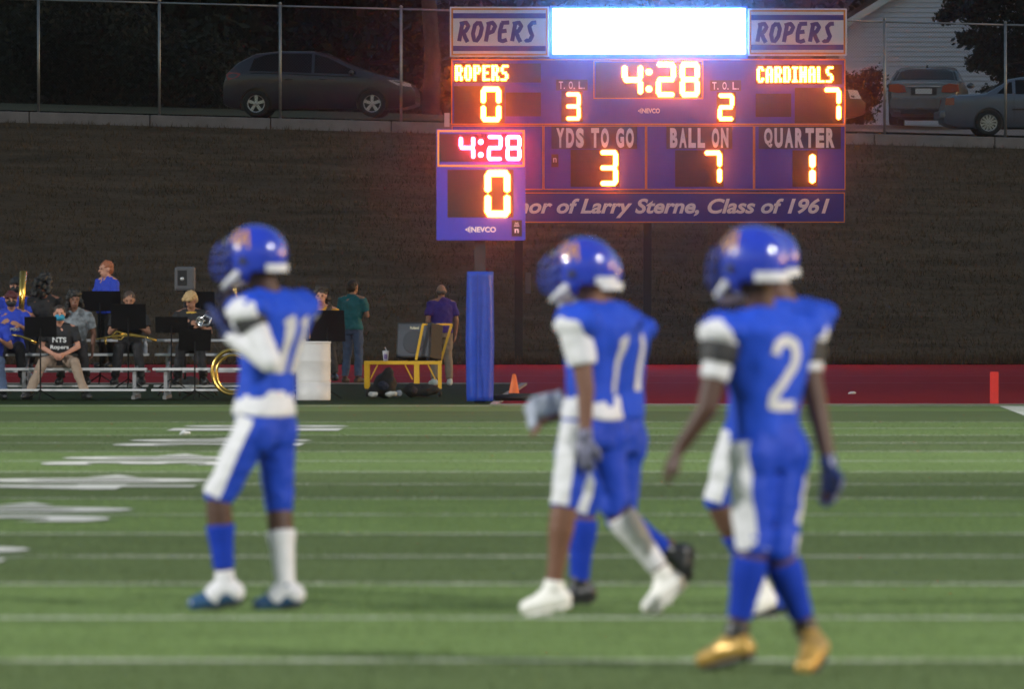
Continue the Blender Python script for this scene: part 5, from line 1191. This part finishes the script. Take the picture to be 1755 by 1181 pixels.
while z < apex.z - .15:
    z1 = z + hstep
    def xl(zz): return (el_.x, er_.x) if zz <= el_.z else (el_.x + (apex.x - el_.x) * (zz - el_.z) / (apex.z - el_.z), er_.x + (apex.x - er_.x) * (zz - el_.z) / (apex.z - el_.z))
    a0, a1 = xl(z); b0_, b1_ = xl(z1)
    MB().add([(a0, HD - .012, z), (a1, HD - .012, z), (b1_, HD + .016, z1), (b0_, HD + .016, z1), (a0, HD + .03, z), (a1, HD + .03, z), (b1_, HD + .03, z1), (b0_, HD + .03, z1)], [(0,1,2,3), (0,4,5,1), (4,7,6,5), (0,3,7,4), (1,5,6,2)]).build('siding_board', sid, ho)
    z = z1
rm_ = mat('roof_shingle', (.025,.022,.022), .9, var=.3, vscale=3); trim = mat('trim_white', (.50,.51,.54), .6)
for s, e in ((-1, el_), (1, er_)):
    dv = (apex - e); e2 = e - dv * .12; n_ = Vector((-dv.z, 0, dv.x)).normalized() * (1 if dv.x > 0 else -1)
    MB().prism([e2 + n_ * .02, apex + n_ * .02, apex + n_ * .14, e2 + n_ * .14], (0, -.35, 0), (0, 9.3, 0)).build('roof_slope', rm_, ho)
    MB().prism([e2 - n_ * .16, apex - n_ * .16, apex + n_ * .01, e2 + n_ * .01], (0, -.36, 0), (0, -.30, 0)).build('barge_board', trim, ho)
MB().box((el_.x + .06, HD - .02, (gz + el_.z) / 2), (.12, .06, el_.z - gz)).build('corner_board', trim, ho)

# ================================================================== TREES
def leaf_mat(n, c): 
    m = bpy.data.materials.new('leaf_' + n); m.use_nodes = True; t = m.node_tree; b = t.nodes['Principled BSDF']; b.inputs['Roughness'].default_value = .7; b.inputs['Specular IOR Level'].default_value = .2
    gi = t.nodes.new('ShaderNodeNewGeometry'); mr = t.nodes.new('ShaderNodeMapRange'); mr.inputs[3].default_value = .5; mr.inputs[4].default_value = 1.5; t.links.new(gi.outputs['Random Per Island'], mr.inputs[0])
    hs = t.nodes.new('ShaderNodeHueSaturation'); hs.inputs['Color'].default_value = (*c, 1); t.links.new(mr.outputs[0], hs.inputs['Value']); t.links.new(hs.outputs[0], b.inputs['Base Color']); return m
bark = mat('bark', (.045,.032,.026), .95, var=.4, vscale=6, bump=.8, bscale=12)
def leaves(centres, radii, per, size):
    V = []
    for c_, r in zip(centres, radii):
        n_ = int(per); d_ = rng.normal(0, 1, (n_, 3)); d_ /= np.linalg.norm(d_, axis=1)[:, None]; p = np.array(c_) + d_ * (r * np.abs(rng.normal(.62, .34, n_)))[:, None] * np.array([1, 1, .75])
        a = rng.normal(0, 1, (n_, 3)); a /= np.linalg.norm(a, axis=1)[:, None]; b = np.cross(a, rng.normal(0, 1, (n_, 3))); b /= np.linalg.norm(b, axis=1)[:, None]; s_ = size * rng.uniform(.6, 1.4, n_)[:, None]
        V.append(np.stack([p - a * s_, p + b * s_ * .5, p + a * s_, p - b * s_ * .5], 1).reshape(-1, 3))
    V = np.concatenate(V); return np_mesh('crown', V, np.arange(len(V)).reshape(-1, 4))
def tree(name, label, x, y, h, spread, low, lm, per=260, clumps=34, size=.16, trunk=.22, cat='tree', group='trees beyond the fence'):
    z = hill_z(x, y); r = thing(name, (x, y, z), label, cat, group); t_ = MB(); t_.tube([(x, y, z - .2), (x + .05, y, z + h * .3), (x - .08, y, z + h * .6), (x, y, z + h * .92)], [trunk, trunk * .75, trunk * .5, trunk * .15], 10)
    cs, rs = [], []
    for k in range(clumps):
        t = rng.uniform(low, 1); a = rng.uniform(0, 2 * pi); w_ = spread * (1.15 - .75 * abs(t - .45) ** 1.3) * rng.uniform(.45, 1); p = Vector((x + cos(a) * w_, y + sin(a) * w_ * .8, z + h * t)); cs.append(p); rs.append(spread * rng.uniform(.22, .40))
        if k % 2 == 0: t_.tube([(x, y, z + h * max(.12, t - .22)), Vector((x, y, z + h * t)).lerp(p, .6), p], [trunk * .35, trunk * .2, trunk * .06], 6)
    t_.build('trunk', bark, r, True); o = link_mesh('crown', leaves(cs, rs, per, size), lm, r); return r
LG = leaf_mat('dark_green', (.012,.015,.009)); LG2 = leaf_mat('olive', (.016,.016,.010)); LR = leaf_mat('reddish', (.028,.016,.013))
for i, (px, y, h, sp_, low, m, lb) in enumerate(((40, 222, 11, 4.0, .05, LG, 'dense dark tree at the far end of the fence behind the outermost post'), (190, 228, 12, 4.5, .05, LG2, 'broad dark tree behind the fence with a pale gap beside it'), (330, 219, 10, 3.4, .05, LG, 'dark tree directly behind the tail of the grey hatchback'), (480, 226, 12.5, 4.6, .05, LG2, 'tall dark tree standing behind the roof of the grey hatchback'),
        (620, 221, 10.5, 3.6, .05, LG, 'dark tree behind the bonnet of the grey hatchback'), (770, 226, 12, 4.2, .05, LR, 'reddish brown tree between the hatchback and the scoreboard'), (930, 224, 12, 4.4, .05, LG, 'dark tree behind the left side of the scoreboard'), (1110, 226, 12, 4.6, .05, LG2, 'dark tree behind the middle of the scoreboard'), (1290, 224, 11.5, 4.2, .05, LG, 'dark tree between the scoreboard and the white house'))):
    tree('tree', lb, X(px, y), y, h, sp_, low, m, 330, 44, .17)
for i, (px, y) in enumerate(((-60, 236), (110, 240), (260, 240), (400, 238), (560, 240), (700, 238), (850, 240))):
    tree('tree', 'tall dark tree of the row farthest behind the hatchback', X(px, y), y, 13.5, 4.8, .05, LG, 300, 44, .2, .25, 'tree', 'farthest row of dark trees')
# bare trunk right of the hatchback
tx, ty = X(738, 206), 206.0; r = thing('tree', (tx, ty, hill_z(tx, ty)), 'bare grey tree trunk between the hatchback and the scoreboard', 'tree')
MB().tube([(tx, ty, hill_z(tx, ty) - .2), (tx + .05, ty, 7.2), (tx - .1, ty, 9.5), (tx + .1, ty, 12)], [.24, .20, .18, .12], 12).build('trunk', bark, r, True)
b_ = MB(); b_.tube([(tx - .05, ty, 8.6), (tx - .9, ty + .3, 10), (tx - 1.4, ty + .5, 12)], [.1, .07, .04], 8); b_.tube([(tx, ty, 9.4), (tx + 1, ty + .4, 11), (tx + 1.4, ty + .6, 13)], [.1, .07, .04], 8); b_.build('limb', bark, r, True)
link_mesh('crown', leaves([(tx + rng.uniform(-2.2, 2.2), ty + rng.uniform(-1, 1.5), rng.uniform(11, 14)) for k in range(22)], [.9] * 22, 200, .15), LR, r)
# overhanging tree in front of the house
tx, ty = X(1835, 208), 208.0; z = hill_z(tx, ty); r = thing('tree', (tx, ty, z), 'dark overhanging tree in front of the white house', 'tree', 'trees beyond the fence')
t_ = MB(); t_.tube([(tx, ty, z - .2), (tx - .1, ty, z + 2.2), (tx + .1, ty, z + 5), (tx, ty, z + 8)], [.3, .24, .18, .06], 10); cs, rs = [], []
for (px, py, rr) in [(1640, 12, .28), (1668, 22, .38), (1655, -4, .4), (1690, 6, .5), (1620, 28, .18), (1700, 50, .45), (1682, 68, .34), (1655, 66, .20), (1712, 90, .42), (1690, 98, .28), (1672, 108, .2), (1735, 70, .5), (1735, 110, .45), (1745, 30, .6), (1760, 130, .4), (1770, 90, .6), (1780, 40, .7), (1720, -10, .6), (1760, -20, .7), (1800, 110, .6), (1820, 60, .8), (1830, 10, .8), (1870, 90, .7), (1880, 40, .9), (1725, 128, .28), (1705, 112, .25)]:
    p = W(px, py, ty + rng.uniform(-.6, .6)); cs.append(p); rs.append(rr * 1.25); t_.tube([(tx, ty, max(z + 1, p.z - .8)), Vector((tx, ty, p.z)).lerp(p, .55) + Vector((0, 0, .1)), p], [.07, .04, .012], 6)
t_.build('trunk', bark, r, True); link_mesh('crown', leaves(cs, rs, 560, .07), LG, r)
for px, y, h, m, lb in ((1478, 206.5, 1.5, LR, 'dark upright shrub between the scoreboard and the silver sedan'), (1455, 208, 1.3, LR, 'dark rounded shrub close behind the scoreboard edge'), (1690, 211.5, 1.0, LG, 'low dark hedge shrub at the house corner behind the pale blue sedan'), (300, 207, 2.0, LG, 'low dark bush behind the tail of the hatchback'), (150, 209, 2.4, LG2, 'dark bush on the grass behind the fence'), (20, 208, 2.2, LG, 'dark bush behind the outermost fence post')):
    x = X(px, y); z = hill_z(x, y); r = thing('shrub', (x, y, z), lb, 'shrub', 'shrubs beyond the fence'); w_ = h * .34 if px > 1400 else h * .8
    cs = [(x + rng.uniform(-w_, w_) * .7, y + rng.uniform(-w_, w_) * .6, z + rng.uniform(.1, .95) * h) for k in range(18)]
    st = MB()
    for c_ in cs: st.tube([(x, y, z - .05), Vector((x, y, z)).lerp(Vector(c_), .6), c_], [.02, .014, .006], 5)
    st.build('stems', bark, r); link_mesh('crown', leaves(cs, [w_ * .55] * 18, 220, .05 if px > 1400 else .09), m, r)

# ================================================================== HAZE
HAZE = 0.00045
hm = bpy.data.materials.new('humid_air'); hm.use_nodes = True; t = hm.node_tree; t.nodes.clear()
pv_ = t.nodes.new('ShaderNodeVolumePrincipled'); pv_.inputs['Color'].default_value = (.92,.92,.94,1); pv_.inputs['Density'].default_value = HAZE; pv_.inputs['Anisotropy'].default_value = .995
oo = t.nodes.new('ShaderNodeOutputMaterial'); t.links.new(pv_.outputs[0], oo.inputs['Volume'])
if HAZE > 0:
    o = MB().box((-15, 120, 9.5), (190, 270, 21.4)).build('haze', hm); tag(o, kind='stuff')
bpy.data.objects.remove(TMP)
for m in list(bpy.data.materials):
    if m.users == 0: bpy.data.materials.remove(m)
